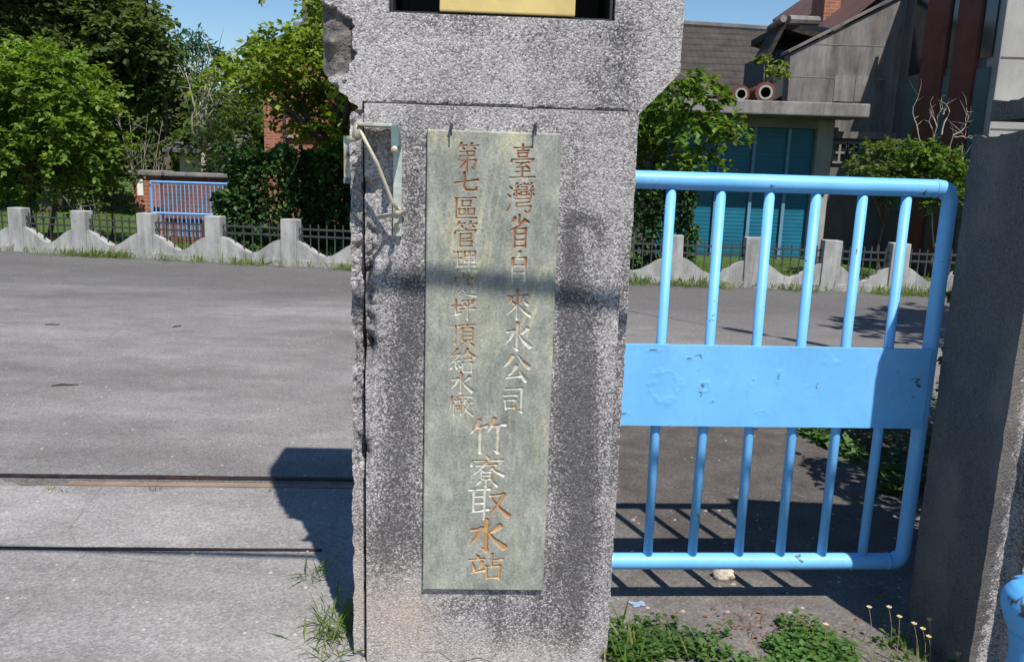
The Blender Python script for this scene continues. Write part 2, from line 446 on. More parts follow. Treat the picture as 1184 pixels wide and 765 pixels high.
M = dict(
    pebble=m_pebble(), marble=m_marble(), blue=m_blue(), blue_dark=m_blue('blue_bollard_enamel', (.09,.37,.74)),
    blue_thin=simple('blue_gate_paint', (.17,.36,.68), .45, var=.15),
    conc=m_concrete('weathered_concrete', (.25,.235,.225)), conc_fence=m_concrete('fence_concrete', (.40,.395,.38), (.40,.38,.34), 2.2, .5),
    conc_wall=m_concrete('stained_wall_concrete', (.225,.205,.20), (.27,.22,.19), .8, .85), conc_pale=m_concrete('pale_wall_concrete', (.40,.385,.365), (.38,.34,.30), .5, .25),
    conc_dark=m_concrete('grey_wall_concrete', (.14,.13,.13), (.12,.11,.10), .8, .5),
    brick=m_brick('orange_brick', (.40,.13,.07), (.33,.10,.055), (.30,.25,.21)), brick_old=m_brick('old_mossy_brick', (.27,.09,.06), (.17,.07,.055), (.20,.17,.15)),
    brick_red=simple('dark_red_render', (.15,.045,.032), .85, var=.35, scale=2.5, bump=.4),
    tile_dark=m_tiles('dark_roof_tile', (.052,.043,.038)), tile_brown=simple('brown_roof_metal', (.10,.055,.045), .6, var=.3, scale=2),
    shutter=m_shutter(), trim_blue=simple('pale_blue_trim', (.12,.26,.38), .5, var=.15), plaster=simple('grey_plaster', (.22,.22,.21), .9, var=.25, scale=2),
    rust=simple('rusty_red_iron', (.16,.05,.032), .85, var=.5, scale=9, bump=.5), pale_green=simple('pale_green_flange', (.26,.31,.26), .7, var=.2),
    steel=simple('galvanised_bracket', (.50,.55,.51), .5, .35, .3, 22, .3, stain=(.30,.20,.11)), steel_green=simple('green_painted_steel', (.12,.19,.19), .5, .0, .25, 20),
    brass=simple('weathered_rod', (.46,.42,.32), .5, .3, .35, 25, .3), rail=simple('dark_rail_steel', (.05,.038,.045), .5, .55, .4, 14, .4, stain=(.11,.06,.035)),
    plate=simple('rusty_brown_plate', (.27,.20,.155), .8, .1, .35, 10, .4, stain=(.20,.12,.08)), iron=simple('dark_fence_iron', (.055,.058,.06), .6, .2, .3, 10),
    yellow=None, black=simple('slot_shade_black', (.02,.02,.02), .6, var=.1), bark=simple('grey_brown_bark', (.085,.066,.05), .95, var=.5, scale=7, bump=.9),
    bark_pale=simple('pale_dry_bark', (.32,.28,.24), .9, var=.3, scale=12, bump=.5), stone=simple('cream_rock', (.55,.47,.36), .9, var=.35, scale=22, bump=.8),
    glass=simple('dark_window_glass', (.015,.02,.022), .15, 0, .2, 2, 0, .6), teal_pane=simple('pale_teal_panel', (.075,.125,.125), .6, var=.3, scale=1.2), white=simple('white_paint', (.75,.75,.74), .6, var=.08),
    beige=simple('beige_render', (.48,.37,.29), .9, var=.2, scale=1.5), straw=simple('dry_straw', (.34,.25,.13), .9, var=.4, scale=30), litter=simple('dead_leaf_litter', (.20,.085,.04), .9, var=.5, scale=50),
    petal=simple('cream_petal', (.58,.50,.34), .7, var=.15), pollen=simple('yellow_flower_centre', (.62,.36,.04), .8, var=.2), cable=simple('black_cable_sheath', (.02,.02,.022), .6, var=.1),
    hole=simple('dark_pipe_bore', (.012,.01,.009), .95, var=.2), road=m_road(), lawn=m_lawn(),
    spill=simple('dried_blue_paint', (.27,.34,.48), .7, var=.3, scale=40),
    leaf_bright=m_leaf('bright_green_leaf', (.10,.175,.024), (.155,.245,.034), (.23,.31,.065)),
    leaf_mid=m_leaf('mid_green_leaf', (.06,.10,.026), (.095,.145,.038), (.15,.195,.062)),
    leaf_dark=m_leaf('dark_green_leaf', (.06,.092,.03), (.095,.13,.045), (.15,.18,.07), .48),
    leaf_lime=m_leaf('yellow_green_leaf', (.10,.16,.018), (.18,.25,.028), (.28,.33,.055)),
    leaf_grey=m_leaf('dull_olive_leaf', (.075,.092,.045), (.125,.14,.07), (.20,.195,.115)),
    leaf_blue=m_leaf('blue_green_frond', (.03,.085,.055), (.055,.13,.08), (.08,.16,.10)),
    leaf_maple=m_leaf('fresh_maple_leaf', (.06,.125,.018), (.11,.195,.025), (.21,.27,.045)),
    leaf_ivy=m_leaf('ivy_leaf', (.018,.05,.012), (.035,.085,.018), (.07,.13,.03), .2),
    leaf_weed=m_leaf('weed_leaf', (.05,.12,.025), (.095,.19,.045), (.16,.25,.08)),
    blade=m_leaf('grass_blade', (.075,.14,.02), (.14,.23,.04), (.32,.30,.13)),
)
def m_yellow():
    n = NT('yellow_ribbed_panel')
    wv = n.node('ShaderNodeTexWave', wave_type='BANDS', bands_direction='DIAGONAL'); wv.inputs['Scale'].default_value = 14; n.l(n.obj, wv.inputs['Vector'])
    n.color(n.mix(1.0, (.56,.43,.17), n.ramp(n.noise(9, 4), [(.3, .85), (.7, 1.12)]), 'MULTIPLY'))
    n.bump(wv.outputs['Fac'], .06, .002)
    return n.set(.6, 0, .3)
M['yellow'] = m_yellow()

# ------------------------------------------------------------------ ground, road
def fence_y(x):                       # line of the kerb fence across the road
    xs = [-30, -7.604, -6.543, -5.466, -4.408, -3.243, 2.173, 3.225, 4.24, 5.135, 30]
    ys = [16.6, 12.592, 12.4, 12.226, 12.061, 11.86, 11.16, 11.08, 11.03, 10.985, 9.7]
    return float(np.interp(x, xs, ys))
g = MB(); g.add([(-400,-300,-.11),(400,-300,-.11),(400,700,-.11),(-400,700,-.11)], [(0,1,2,3)])
g.build('ground', M['lawn'], kind='structure')

SH = .055                             # the gate track runs a little askew
def road_mesh():
    xs = np.array(sorted(set([-30, -14, -9, -6, -.42, 0, .6, 1.2, 1.8, 2.4, 6, 10, 30] + list(np.round(np.arange(-6, -.4, .2), 3)))))
    ys = [-8, -2, 0, 1, 2, 2.6, 2.86, 3.2, 3.4, 3.546, 3.5465, 3.63, 3.6305, 3.9, 4.6, 6, 8, 9.5]
    V, idx = [], {}
    for j, y in enumerate(ys + ['f']):
        for i, x in enumerate(xs):
            yy = fence_y(x) - .05 if y == 'f' else y + (SH*(x+2) if 1 <= y <= 8 else 0)
            z = 0.0
            if y in (3.5465, 3.63) and -2.25 < x < -.35: z = -.055
            if y == 3.546 and -6 < x < -.4: yy += .012*(vnoise(np.array(x*6.0), np.array(3.0), 4)-.5)
            idx[j, i] = len(V); V.append((x, yy, z))
    F = [(idx[j,i], idx[j,i+1], idx[j+1,i+1], idx[j+1,i]) for j in range(len(ys)) for i in range(len(xs)-1)]
    # verge skirt so the sheet has an edge
    n = len(ys)
    for i in range(len(xs)-1):
        a, b = len(V), len(V)+1
        V.append((V[idx[n,i]][0], V[idx[n,i]][1]+.004, -.12)); V.append((V[idx[n,i+1]][0], V[idx[n,i+1]][1]+.004, -.12))
        F.append((idx[n,i], idx[n,i+1], b, a))
    m = MB(); m.v, m.f = V, F
    return m.build('road', M['road'], kind='structure')
road_mesh()

# gate track: a rail flush in the road and, in front of it, a brown plate in an open slot
r1 = empty('steel_rail', (0, 0, 0), label='far rusty rail of the sliding gate track with a brown plate along its open slot', cat='rail', group='rails sunk in the concrete drive')
def rail_line(y0, x0, x1, wdt, z0, z1, wob=.002):
    m = MB(); xs = np.linspace(x0, x1, 40)
    vs_ = []
    for x in xs:
        y = y0 + SH*(x+2) + wob*(random.random()-.5); h = z1 + .0015*(random.random()-.5)
        vs_ += [(x, y, z0), (x, y, h), (x, y+wdt, h), (x, y+wdt, z0)]
    fs = []
    for i in range(len(xs)-1):
        for k in range(4): fs.append((i*4+k, i*4+(k+1) % 4, i*4+4+(k+1) % 4, i*4+4+k))
    fs += [(0,1,2,3), tuple((len(xs)-1)*4+k for k in (3,2,1,0))]
    return m.add(vs_, fs)
rail_line(3.6335, -7, -.3, .028, -.05, .012).build('rail_head', M['rail'], r1)
rail_line(3.580, -2.05, -.3, .046, -.05, -.008).build('slot_plate', M['plate'], r1)
r2 = empty('steel_rail', (0, 0, 0), label='near thin dark rail set in the drive left of the pillar', cat='rail', group='rails sunk in the concrete drive')
rail_line(2.905, -6, -.72, .014, -.05, .007, .003).build('rail_head', M['rail'], r2)

# ------------------------------------------------------------------ gate pillars
def stain_field(x, z):
    s = np.zeros_like(x)
    streak = fbm(x*9, z*1.1, 3, 4)
    blot = fbm(x*7, z*5, 9, 5)
    def blob(cx, cz, rx, rz, a):
        return a*np.exp(-(((x-cx)/rx)**2 + ((z-cz)/rz)**2))
    mott = .35 + 1.1*fbm(x*16, z*11, 12, 4); run = .3 + 1.3*fbm(x*24, z*1.3, 13, 4)
    # right of the plaque: a curl of soot, then run-off down to the base
    s += .55*np.exp(-((np.hypot((x-.262)/.062, (z-1.32)/.055)-.85)/.35)**2)*sst(1.28, 1.34, z + .6*(x-.26))*mott
    s += blob(.222, 1.22, .030, .30, .75)*mott + blob(.262, 1.0, .045, .20, .85)*mott
    s += blob(.285, .70, .038, .36, 1.0)*run + blob(.225, .66, .05, .42, .62)*mott + blob(.30, .45, .04, .2, .55)*run
    s += blob(.345, .42, .03, .15, .35)*run + blob(.30, .14, .07, .16, .55)*run
    s += blob(.385, 1.0, .022, .8, .25)*mott
    # left of the plaque
    s += blob(-.205, 1.42, .035, .16, .6)*mott + blob(-.22, 1.12, .05, .16, .5)*mott + blob(-.225, .80, .055, .34, .85)*run
    s += blob(-.29, .62, .045, .34, .45)*mott + blob(-.25, .40, .09, .12, .55)*mott + blob(-.36, .9, .03, .6, .3)*mott
    # below the plaque
    s += blob(.05, .12, .028, .15, .55)*run + blob(.15, .17, .07, .11, .5)*run + blob(-.08, .19, .12, .05, .4)*mott
    # cap
    s += blob(.34, 1.83, .055, .12, .55)*mott + blob(.29, 1.74, .07, .07, .35)*mott + blob(-.12, 1.87, .12, .035, .5)*mott
    s += blob(.18, 1.85, .12, .05, .35)*mott + blob(.0, 1.662, .36, .010, .4)*mott + blob(.38, 1.67, .07, .06, .3)*mott
    s += .16*sst(1.64, 1.6, z)*mott + .22*sst(.52, .75, fbm(x*7, z*3, 21, 5))*sst(.12, .3, z) + .16
    s = 1-np.exp(-1.3*s**1.25)
    return np.clip(s*sst(-.04, .10, z + .08*fbm(x*9, z*0, 33, 3)), 0, .86)

def left_pillar():
    dep = .36
    root = empty('gate_pillar', (-.07, 2.27, 0), R(2.5), label='tall pebble-dashed gate pillar with a chipped cap and the green name plaque on it', cat='pillar', group='gate pillars')
    zs = np.concatenate([np.arange(-.06, 1.6, .006), np.arange(1.6, 1.95, .0045), np.arange(1.95, 2.69, .012)])
    # column positions: fixed lines for the crack and the panel edges
    U = np.concatenate([np.linspace(-.386, -.3525, 8), np.linspace(-.3515, -.3435, 5), np.linspace(-.3425, .3715, 132), np.linspace(.3735, .402, 7)])
    n, k = len(zs), len(U)
    X = np.tile(U, (n, 1)); Z = np.tile(zs[:, None], (1, k))
    # silhouette: shaft, chamfer, cap, weathered left edge
    fl = sst(1.638, 1.645, zs)*0
    xl = np.where(zs < 1.64, -.386, np.interp(zs, [1.64, 1.735], [-.386, -.462]))
    xr = np.where(zs < 1.652, .402, np.interp(zs, [1.652, 1.765], [.402, .508]))
    xl = np.where(zs > 2.6, xl + (zs-2.6)*.12, xl); xr = np.where(zs > 2.6, xr - (zs-2.6)*.12, xr)
    jag = (fbm(zs*14, zs*0, 41, 5)-.5)*.012*(sst(.75, .95, zs)*(1-sst(1.58, 1.63, zs))) + (fbm(zs*26, zs*0+5, 43, 4)-.5)*.012
    jag += .016*np.exp(-((zs-1.0)/.05)**2)*fbm(zs*30, zs*0, 44, 3) + .05*np.exp(-((zs-1.655)/.02)**2)*fbm(zs*50, zs*0, 45, 3)
    xl = xl + jag + .02*np.exp(-((zs-1.69)/.03)**2)*fbm(zs*40, zs*0, 46, 3)
    xr = xr + (fbm(zs*30, zs*0+9, 47, 4)-.5)*.006
    wl = np.clip((-.343 - X)/(.043), 0, 1); wr = np.clip((X-.3735)/(.0285), 0, 1)
    # move the strips with the silhouette; above the shaft spread the whole width
    X = X + wl*((xl+.386)[:, None]) + wr*((xr-.402)[:, None])
    up = sst(1.66, 1.70, Z)
    Xs = xl[:, None] + (xr-xl)[:, None]*np.linspace(0, 1, k)[None, :]
    X = X*(1-up) + Xs*up
    d = np.full_like(X, .036)
    edge_z = 1.655 + (fbm(X*30, Z*0, 51, 3)-.5)*.006
    panel = (X > -.3435) & (X < .3725) & (Z < edge_z)
    d[panel] = 0.0
    d += (fbm(X*18, Z*18, 61, 4)-.5)*.0035
    d[(X > -.3435) & (X < .3725) & (np.abs(Z-edge_z-.004) < .0036)] = .043
    crack = (np.abs(X+.3475) < .0045) & (Z < 1.66)
    d[crack] = .062
    # worn edge of the panel beside the crack
    er = sst(.45, .8, fbm(X*25, Z*16, 71, 4))*np.exp(-((X+.335)/.03)**2)*(sst(.85, 1.0, Z))*(Z < 1.6)
    pit = np.exp(-(((X+.338)/.018)**2 + ((Z-1.02)/.07)**2)) + .9*np.exp(-(((X+.335)/.014)**2 + ((Z-1.2)/.05)**2)) + .8*np.exp(-(((X+.345)/.014)**2+((Z-.68)/.03)**2))
    pit2 = pit*fbm(X*40, Z*40, 72, 4)*1.6
    d += er*.03 + np.clip(pit2, 0, 1)*.05
    left_rough = (X < -.352) & (Z < 1.64) & (Z > .62)
    d += left_rough*(fbm(X*45, Z*30, 73, 4)-.38)*.03
    # chipped corner of the cap
    rr = np.sqrt(((X+.452)/.078)**2 + ((Z-1.812)/.106)**2) + (fbm(X*28, Z*28, 81, 4)-.5)*.55
    chip = sst(1.0, .955, rr)
    d += chip*(.006 + .022*(fbm(X*22, Z*22, 82, 5)) + .018*sst(-.41, -.47, X))
    lump = np.exp(-(((X+.437)/.016)**2 + ((Z-1.812)/.017)**2)); d -= lump*.022*chip
    low = sst(.62, .7, fbm(X*20, Z*20, 84, 3))*sst(-.36, -.43, X)*sst(1.80, 1.7, Z)*sst(1.62, 1.66, Z)
    d += low*.03; chip = np.clip(chip + low, 0, 1)
    # lamp slot
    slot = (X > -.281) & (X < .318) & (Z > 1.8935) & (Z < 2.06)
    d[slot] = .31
    chipA = np.clip(chip*.95 + np.clip(pit2*1.1 + er*.8, 0, 1)*(~crack) + .35*left_rough*sst(.5, .7, fbm(X*22, Z*18, 74, 3)), 0, 1)*(~slot)
    chipA = np.clip(chipA - lump*.9*(chip > .5)*0, 0, 1)
    st = stain_field(X, Z)
    warm = np.clip(np.exp(-(((X+.24)/.12)**2 + ((Z-.16)/.13)**2)) + .8*np.exp(-(((X+.37)/.03)**2+((Z-.25)/.2)**2)) + .5*np.exp(-(((X-.02)/.3)**2+((Z-.04)/.06)**2)) + lump, 0, 1)
    # close the loft round the sides and back
    V = np.concatenate([np.stack([X, d, Z], 2), np.stack([np.stack([xr, np.full(n, .19), zs], 1), np.stack([xr, np.full(n, dep), zs], 1), np.stack([(xr+xl)/2, np.full(n, dep), zs], 1), np.stack([xl, np.full(n, dep), zs], 1), np.stack([xl, np.full(n, .19), zs], 1)], 1)], 1)
    kk = k+5
    ii = np.arange(n*kk).reshape(n, kk)
    F = np.stack([ii[:-1], np.roll(ii, -1, 1)[:-1], np.roll(ii, -1, 1)[1:], ii[1:]], 2).reshape(-1, 4)
    verts = V.reshape(-1, 3)
    tops = np.array([[0, .19, 2.71]])                       # low hipped top
    verts = np.concatenate([verts, tops]); ti = len(verts)-1
    T = np.stack([ii[-1], np.roll(ii[-1], -1), np.full(kk, ti), np.full(kk, ti)], 1)
    me = grid_mesh('column', verts, F, False)
    bm = bmesh.new(); bm.from_mesh(me); bm.verts.ensure_lookup_table()
    for a, b in zip(ii[-1], np.roll(ii[-1], -1)): bm.faces.new((bm.verts[int(a)], bm.verts[int(b)], bm.verts[ti]))
    bm.to_mesh(me); bm.free()
    pad = lambda A: np.append(np.concatenate([A, np.tile(A[:, -1:], (1, 5))*.6], 1).ravel(), 0)
    for nm, A in (('stain', st), ('warm', warm), ('chip', chipA)): set_attr(me, nm, pad(A))
    link('column', me, M['pebble'], root)
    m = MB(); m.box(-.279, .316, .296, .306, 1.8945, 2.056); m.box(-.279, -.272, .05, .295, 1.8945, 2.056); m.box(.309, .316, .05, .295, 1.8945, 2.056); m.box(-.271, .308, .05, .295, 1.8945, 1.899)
    m.build('slot_shade_lining', M['black'], root)  # black lining added so the slot interior reads as deep shade
    # yellow panel standing in the slot
    MB().box(-.148, .214, .035, .17, 1.900, 2.052).build('slot_panel', M['yellow'], root, bevel=.004)
    return root
PIL = left_pillar()

def right_pillar():
    root = empty('gate_pillar', (1.402, 2.225, 0), R(-2.9), label='shaded right gate pillar with a broken top behind the blue gate end', cat='pillar', group='gate pillars')
    # plan outline (x to the right, y away); the raised panel starts at x=.085
    plan = [(0,.36,0), (0,.0,0)]
    def loft(ring, zs, name, top_noise, seed, parent, shade_x=.03):
        pts = []
        for (a, b) in zip(ring, ring[1:]+ring[:1]):
            L = math.hypot(b[0]-a[0], b[1]-a[1]); m_ = max(1, int(L/.014))
            for i in range(m_): pts.append((a[0]+(b[0]-a[0])*i/m_, a[1]+(b[1]-a[1])*i/m_))
        P = np.array(pts); k = len(P); n = len(zs)
        X = np.tile(P[:, 0], (n, 1)); Y = np.tile(P[:, 1], (n, 1)); Z = np.tile(np.array(zs)[:, None], (1, k)).astype(float)
        tn = (fbm(X[0]*22, Y[0]*22, seed, 4)-.5)*top_noise
        wz = sst(zs[0], zs[-1], Z)**6
        Z = Z + tn[None]*wz
        nzz = (fbm((X+Y)*16, Z*16, seed+3, 4)-.5)*.008
        cx, cy = P.mean(0); X = X + nzz*np.sign(X-cx); Y = Y + nzz*np.sign(Y-cy)*.5
        V = np.stack([X, Y, Z], 2).reshape(-1, 3); ii = np.arange(n*k).reshape(n, k)
        F = np.stack([ii[:-1], np.roll(ii, -1, 1)[:-1], np.roll(ii, -1, 1)[1:], ii[1:]], 2).reshape(-1, 4)
        me = grid_mesh(name, V, F, False)
        bm = bmesh.new(); bm.from_mesh(me); bm.verts.ensure_lookup_table()
        bm.faces.new([bm.verts[int(i)] for i in ii[-1]]); bm.faces.new([bm.verts[int(i)] for i in ii[0][::-1]])
        bmesh.ops.recalc_face_normals(bm, faces=bm.faces); bm.to_mesh(me); bm.free()
        s_ = np.clip(.85*(X < shade_x) + .55*fbm((X+Y)*6, Z*1.3, seed+7, 4) + .5*sst(.45, .75, fbm((X+Y)*9, Z*3, seed+9, 4)) - .1, 0, 1)  # shade on left face and whole cap painted in, over real stain noise
        set_attr(me, 'stain', s_.ravel()); set_attr(me, 'warm', (sst(.5, .8, fbm((X+Y)*4, Z*4, seed+11, 3))*.3).ravel())  # 'stain' here also carries the painted shade of the left face and cap
        set_attr(me, 'chip', ((Z > zs[-1]-.03)*.5*(zs[-1] < 1.7)).ravel())
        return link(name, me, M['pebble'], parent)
    ring = [(0,.42), (0,0), (.075,0), (.077,-.055), (.62,-.055), (.622,0), (.70,0), (.70,.42)]
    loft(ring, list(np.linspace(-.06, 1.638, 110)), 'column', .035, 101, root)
    loft([(.17,.40), (.17,.02), (.60,.02), (.60,.40)], list(np.linspace(1.60, 1.705, 9)), 'neck', .0, 131, root)
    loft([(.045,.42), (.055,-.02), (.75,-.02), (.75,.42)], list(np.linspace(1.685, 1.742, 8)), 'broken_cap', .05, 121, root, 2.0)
    return root
right_pillar()

# ------------------------------------------------------------------ name plaque with carved characters
CH = {
 '臺': 'h 20,10 82,7;v 50,0 50,18;h 32,19 70,17;v 34,26 35,37;h 34,26 66,24;v 66,24 64,37;h 35,37 64,36;d 14,43 11,53;h 14,45 88,42;p 88,42 80,53;h 30,55 72,52;p 50,55 34,67;h 32,68 68,65;d 60,59 72,70;h 28,81 74,78;v 50,68 50,96;h 8,98 94,95',
 '灣': 'd 8,12 18,22;d 2,38 13,47;t 4,92 20,64;h 46,8 74,6;d 58,0 62,6;h 50,16 70,15;h 50,24 70,23;v 50,32 51,42;h 50,32 70,30;v 70,30 68,42;h 51,42 68,41;p 36,4 28,14;p 40,14 28,28;h 28,28 42,25;v 35,28 35,46;d 29,34 26,42;d 41,33 45,40;p 86,2 78,12;p 90,13 78,27;h 78,27 92,24;v 85,27 85,46;d 79,33 76,40;d 91,32 96,40;h 32,54 84,51;v 84,51 80,64;h 34,67 80,63;v 36,67 33,79;h 33,79 86,75;v 86,75 84,90 74,99 66,92',
 '省': 'v 50,0 49,26;p 34,8 18,27;d 66,8 84,22;p 68,16 50,34 6,50;v 34,42 34,98;h 34,42 74,40;v 74,40 74,98;h 36,58 72,57;h 36,75 72,74;h 36,94 74,93',
 '自': 'p 52,0 36,20;v 20,22 20,100;h 20,22 80,19;v 80,19 80,100;h 22,45 78,43;h 22,68 78,66;h 20,94 80,92',
 '來': 'h 14,22 86,18;v 50,0 50,100;p 28,28 14,50;d 28,36 40,48;p 72,26 60,48;d 72,34 88,48;p 48,50 6,88;n 52,50 98,86',
 '水': 'v 50,0 50,98;t 50,98 36,88;h 12,32 38,28;p 38,28 6,80;p 86,18 56,44;n 53,36 98,86',
 '公': 'p 38,6 4,50;n 58,2 98,46;p 52,44 18,88;h 18,88 74,80;d 66,62 88,98',
 '司': 'h 14,10 84,6;v 84,6 84,94;t 84,94 68,86;h 8,34 62,31;v 14,52 18,84;h 14,52 56,49;v 56,49 54,82;h 18,80 54,79',
 '第': 'p 26,0 8,22;h 22,10 46,7;d 30,12 38,22;p 68,0 54,18;h 66,10 94,6;d 74,12 82,20;h 20,31 78,28;v 78,28 76,44;h 20,47 78,44;v 22,47 18,63;h 18,63 86,59;v 86,59 76,92;t 76,92 66,84;v 50,29 50,103;p 46,66 12,96',
 '七': 'h 4,54 96,36;v 42,4 42,74 50,88 90,88;t 90,88 95,68',
 '區': 'h 6,8 94,4;v 12,8 12,92;h 10,93 98,90;v 36,20 37,42;h 36,20 72,18;v 72,18 70,42;h 37,41 70,40;v 24,54 25,78;h 24,54 48,53;v 48,53 47,78;h 25,77 47,76;v 60,53 61,77;h 60,53 88,51;v 88,51 86,77;h 61,76 86,75',
 '管': 'p 26,2 10,24;h 24,10 46,7;d 32,12 38,22;p 70,0 56,18;h 68,9 94,6;d 76,12 82,20;d 12,34 8,50;h 12,37 90,33;p 90,33 82,47;d 50,24 53,33;v 30,50 30,100;h 30,50 72,48;v 72,48 70,66;h 30,68 70,66;h 30,79 76,77;v 76,77 74,98;h 30,98 76,97',
 '理': 'h 6,14 38,11;h 8,44 36,41;t 40,74 2,86;v 22,12 22,80;v 50,10 51,56;h 50,10 92,7;v 92,7 90,56;h 51,32 90,30;h 51,55 90,54;v 70,10 70,94;h 50,75 92,72;h 42,97 100,94',
 '處': 'v 48,0 48,18;h 48,9 74,7;h 16,20 86,16;p 86,16 78,28;p 18,20 4,98;h 30,32 68,28;v 46,22 48,42 70,44;t 70,44 74,36;p 42,48 24,74;h 38,57 56,54;p 56,54 22,98;d 34,66 60,84;v 66,52 64,70;h 66,52 82,50;v 82,50 82,76 96,78;n 30,84 100,99',
 '坪': 'h 4,38 40,35;v 22,8 22,78;t 42,70 0,86;h 46,12 94,8;d 56,22 62,38;p 88,18 78,36;h 40,53 100,47;v 70,12 70,102',
 '頂': 'h 0,14 42,11;v 24,14 24,88;t 24,88 10,80;h 48,8 100,5;p 72,8 66,20;v 52,22 52,76;h 52,22 92,20;v 92,20 92,76;h 54,40 90,39;h 54,57 90,56;h 52,75 92,74;p 64,80 46,100;d 80,80 98,98',
 '給': 'p 30,2 8,28;h 8,28 36,24;p 40,22 10,54;h 10,54 42,48;v 26,56 26,74;d 14,66 6,84;d 26,66 30,82;d 38,62 46,76;p 72,0 46,34;n 70,2 102,32;h 58,43 86,40;v 54,60 56,96;h 54,60 92,57;v 92,57 90,96;h 56,95 90,94',
 '廠': 'd 48,0 56,9;h 14,14 96,10;p 16,14 0,98;v 38,20 38,34;d 26,23 31,34;d 52,21 46,32;v 24,42 24,96;h 24,42 54,40;v 54,40 54,94;v 33,56 34,74;h 33,56 46,55;v 46,55 46,74;h 34,74 46,73;p 72,24 58,50;h 66,40 98,36;p 86,40 56,98;n 62,52 102,96',
 '竹': 'p 28,6 4,46;h 22,26 48,20;v 32,26 32,98;p 68,0 50,40;h 64,20 98,14;v 80,20 80,96;t 80,96 66,88',
 '寮': 'd 48,0 56,12;d 12,18 8,34;h 12,20 94,16;p 94,16 84,30;h 24,34 78,30;p 50,24 6,68;n 54,32 98,62;d 34,42 42,52;p 68,40 58,52;v 38,55 38,77;h 38,55 64,53;v 64,53 64,77;h 39,65 63,64;h 38,76 64,75;v 51,77 51,100;t 51,100 42,94;p 34,82 22,96;d 68,80 82,96',
 '取': 'h 2,8 54,4;v 14,8 14,76;v 42,6 42,102;h 16,30 40,28;h 16,52 40,50;t 52,70 0,84;h 56,26 90,22;p 90,22 50,96;n 60,36 104,92',
 '站': 'd 24,4 32,18;h 4,27 48,22;d 14,36 20,66;p 42,34 32,64;t 52,66 0,79;v 72,4 72,50;h 72,27 102,22;v 56,52 58,98;h 56,52 96,48;v 96,48 94,98;h 58,95 94,94',
}
PROF = {'h': (.85, .62, .78, 1.15), 'v': (1.2, .95, .92, 1.0), 'p': (1.35, 1.05, .7, .2), 'n': (.45, .8, 1.3, 1.5), 'd': (.4, .9, 1.35, 1.2), 't': (1.2, .9, .55, .15)}
RUST, GOLD, CREAM = np.array((.27,.125,.06)), np.array((.38,.235,.10)), np.array((.50,.485,.43))

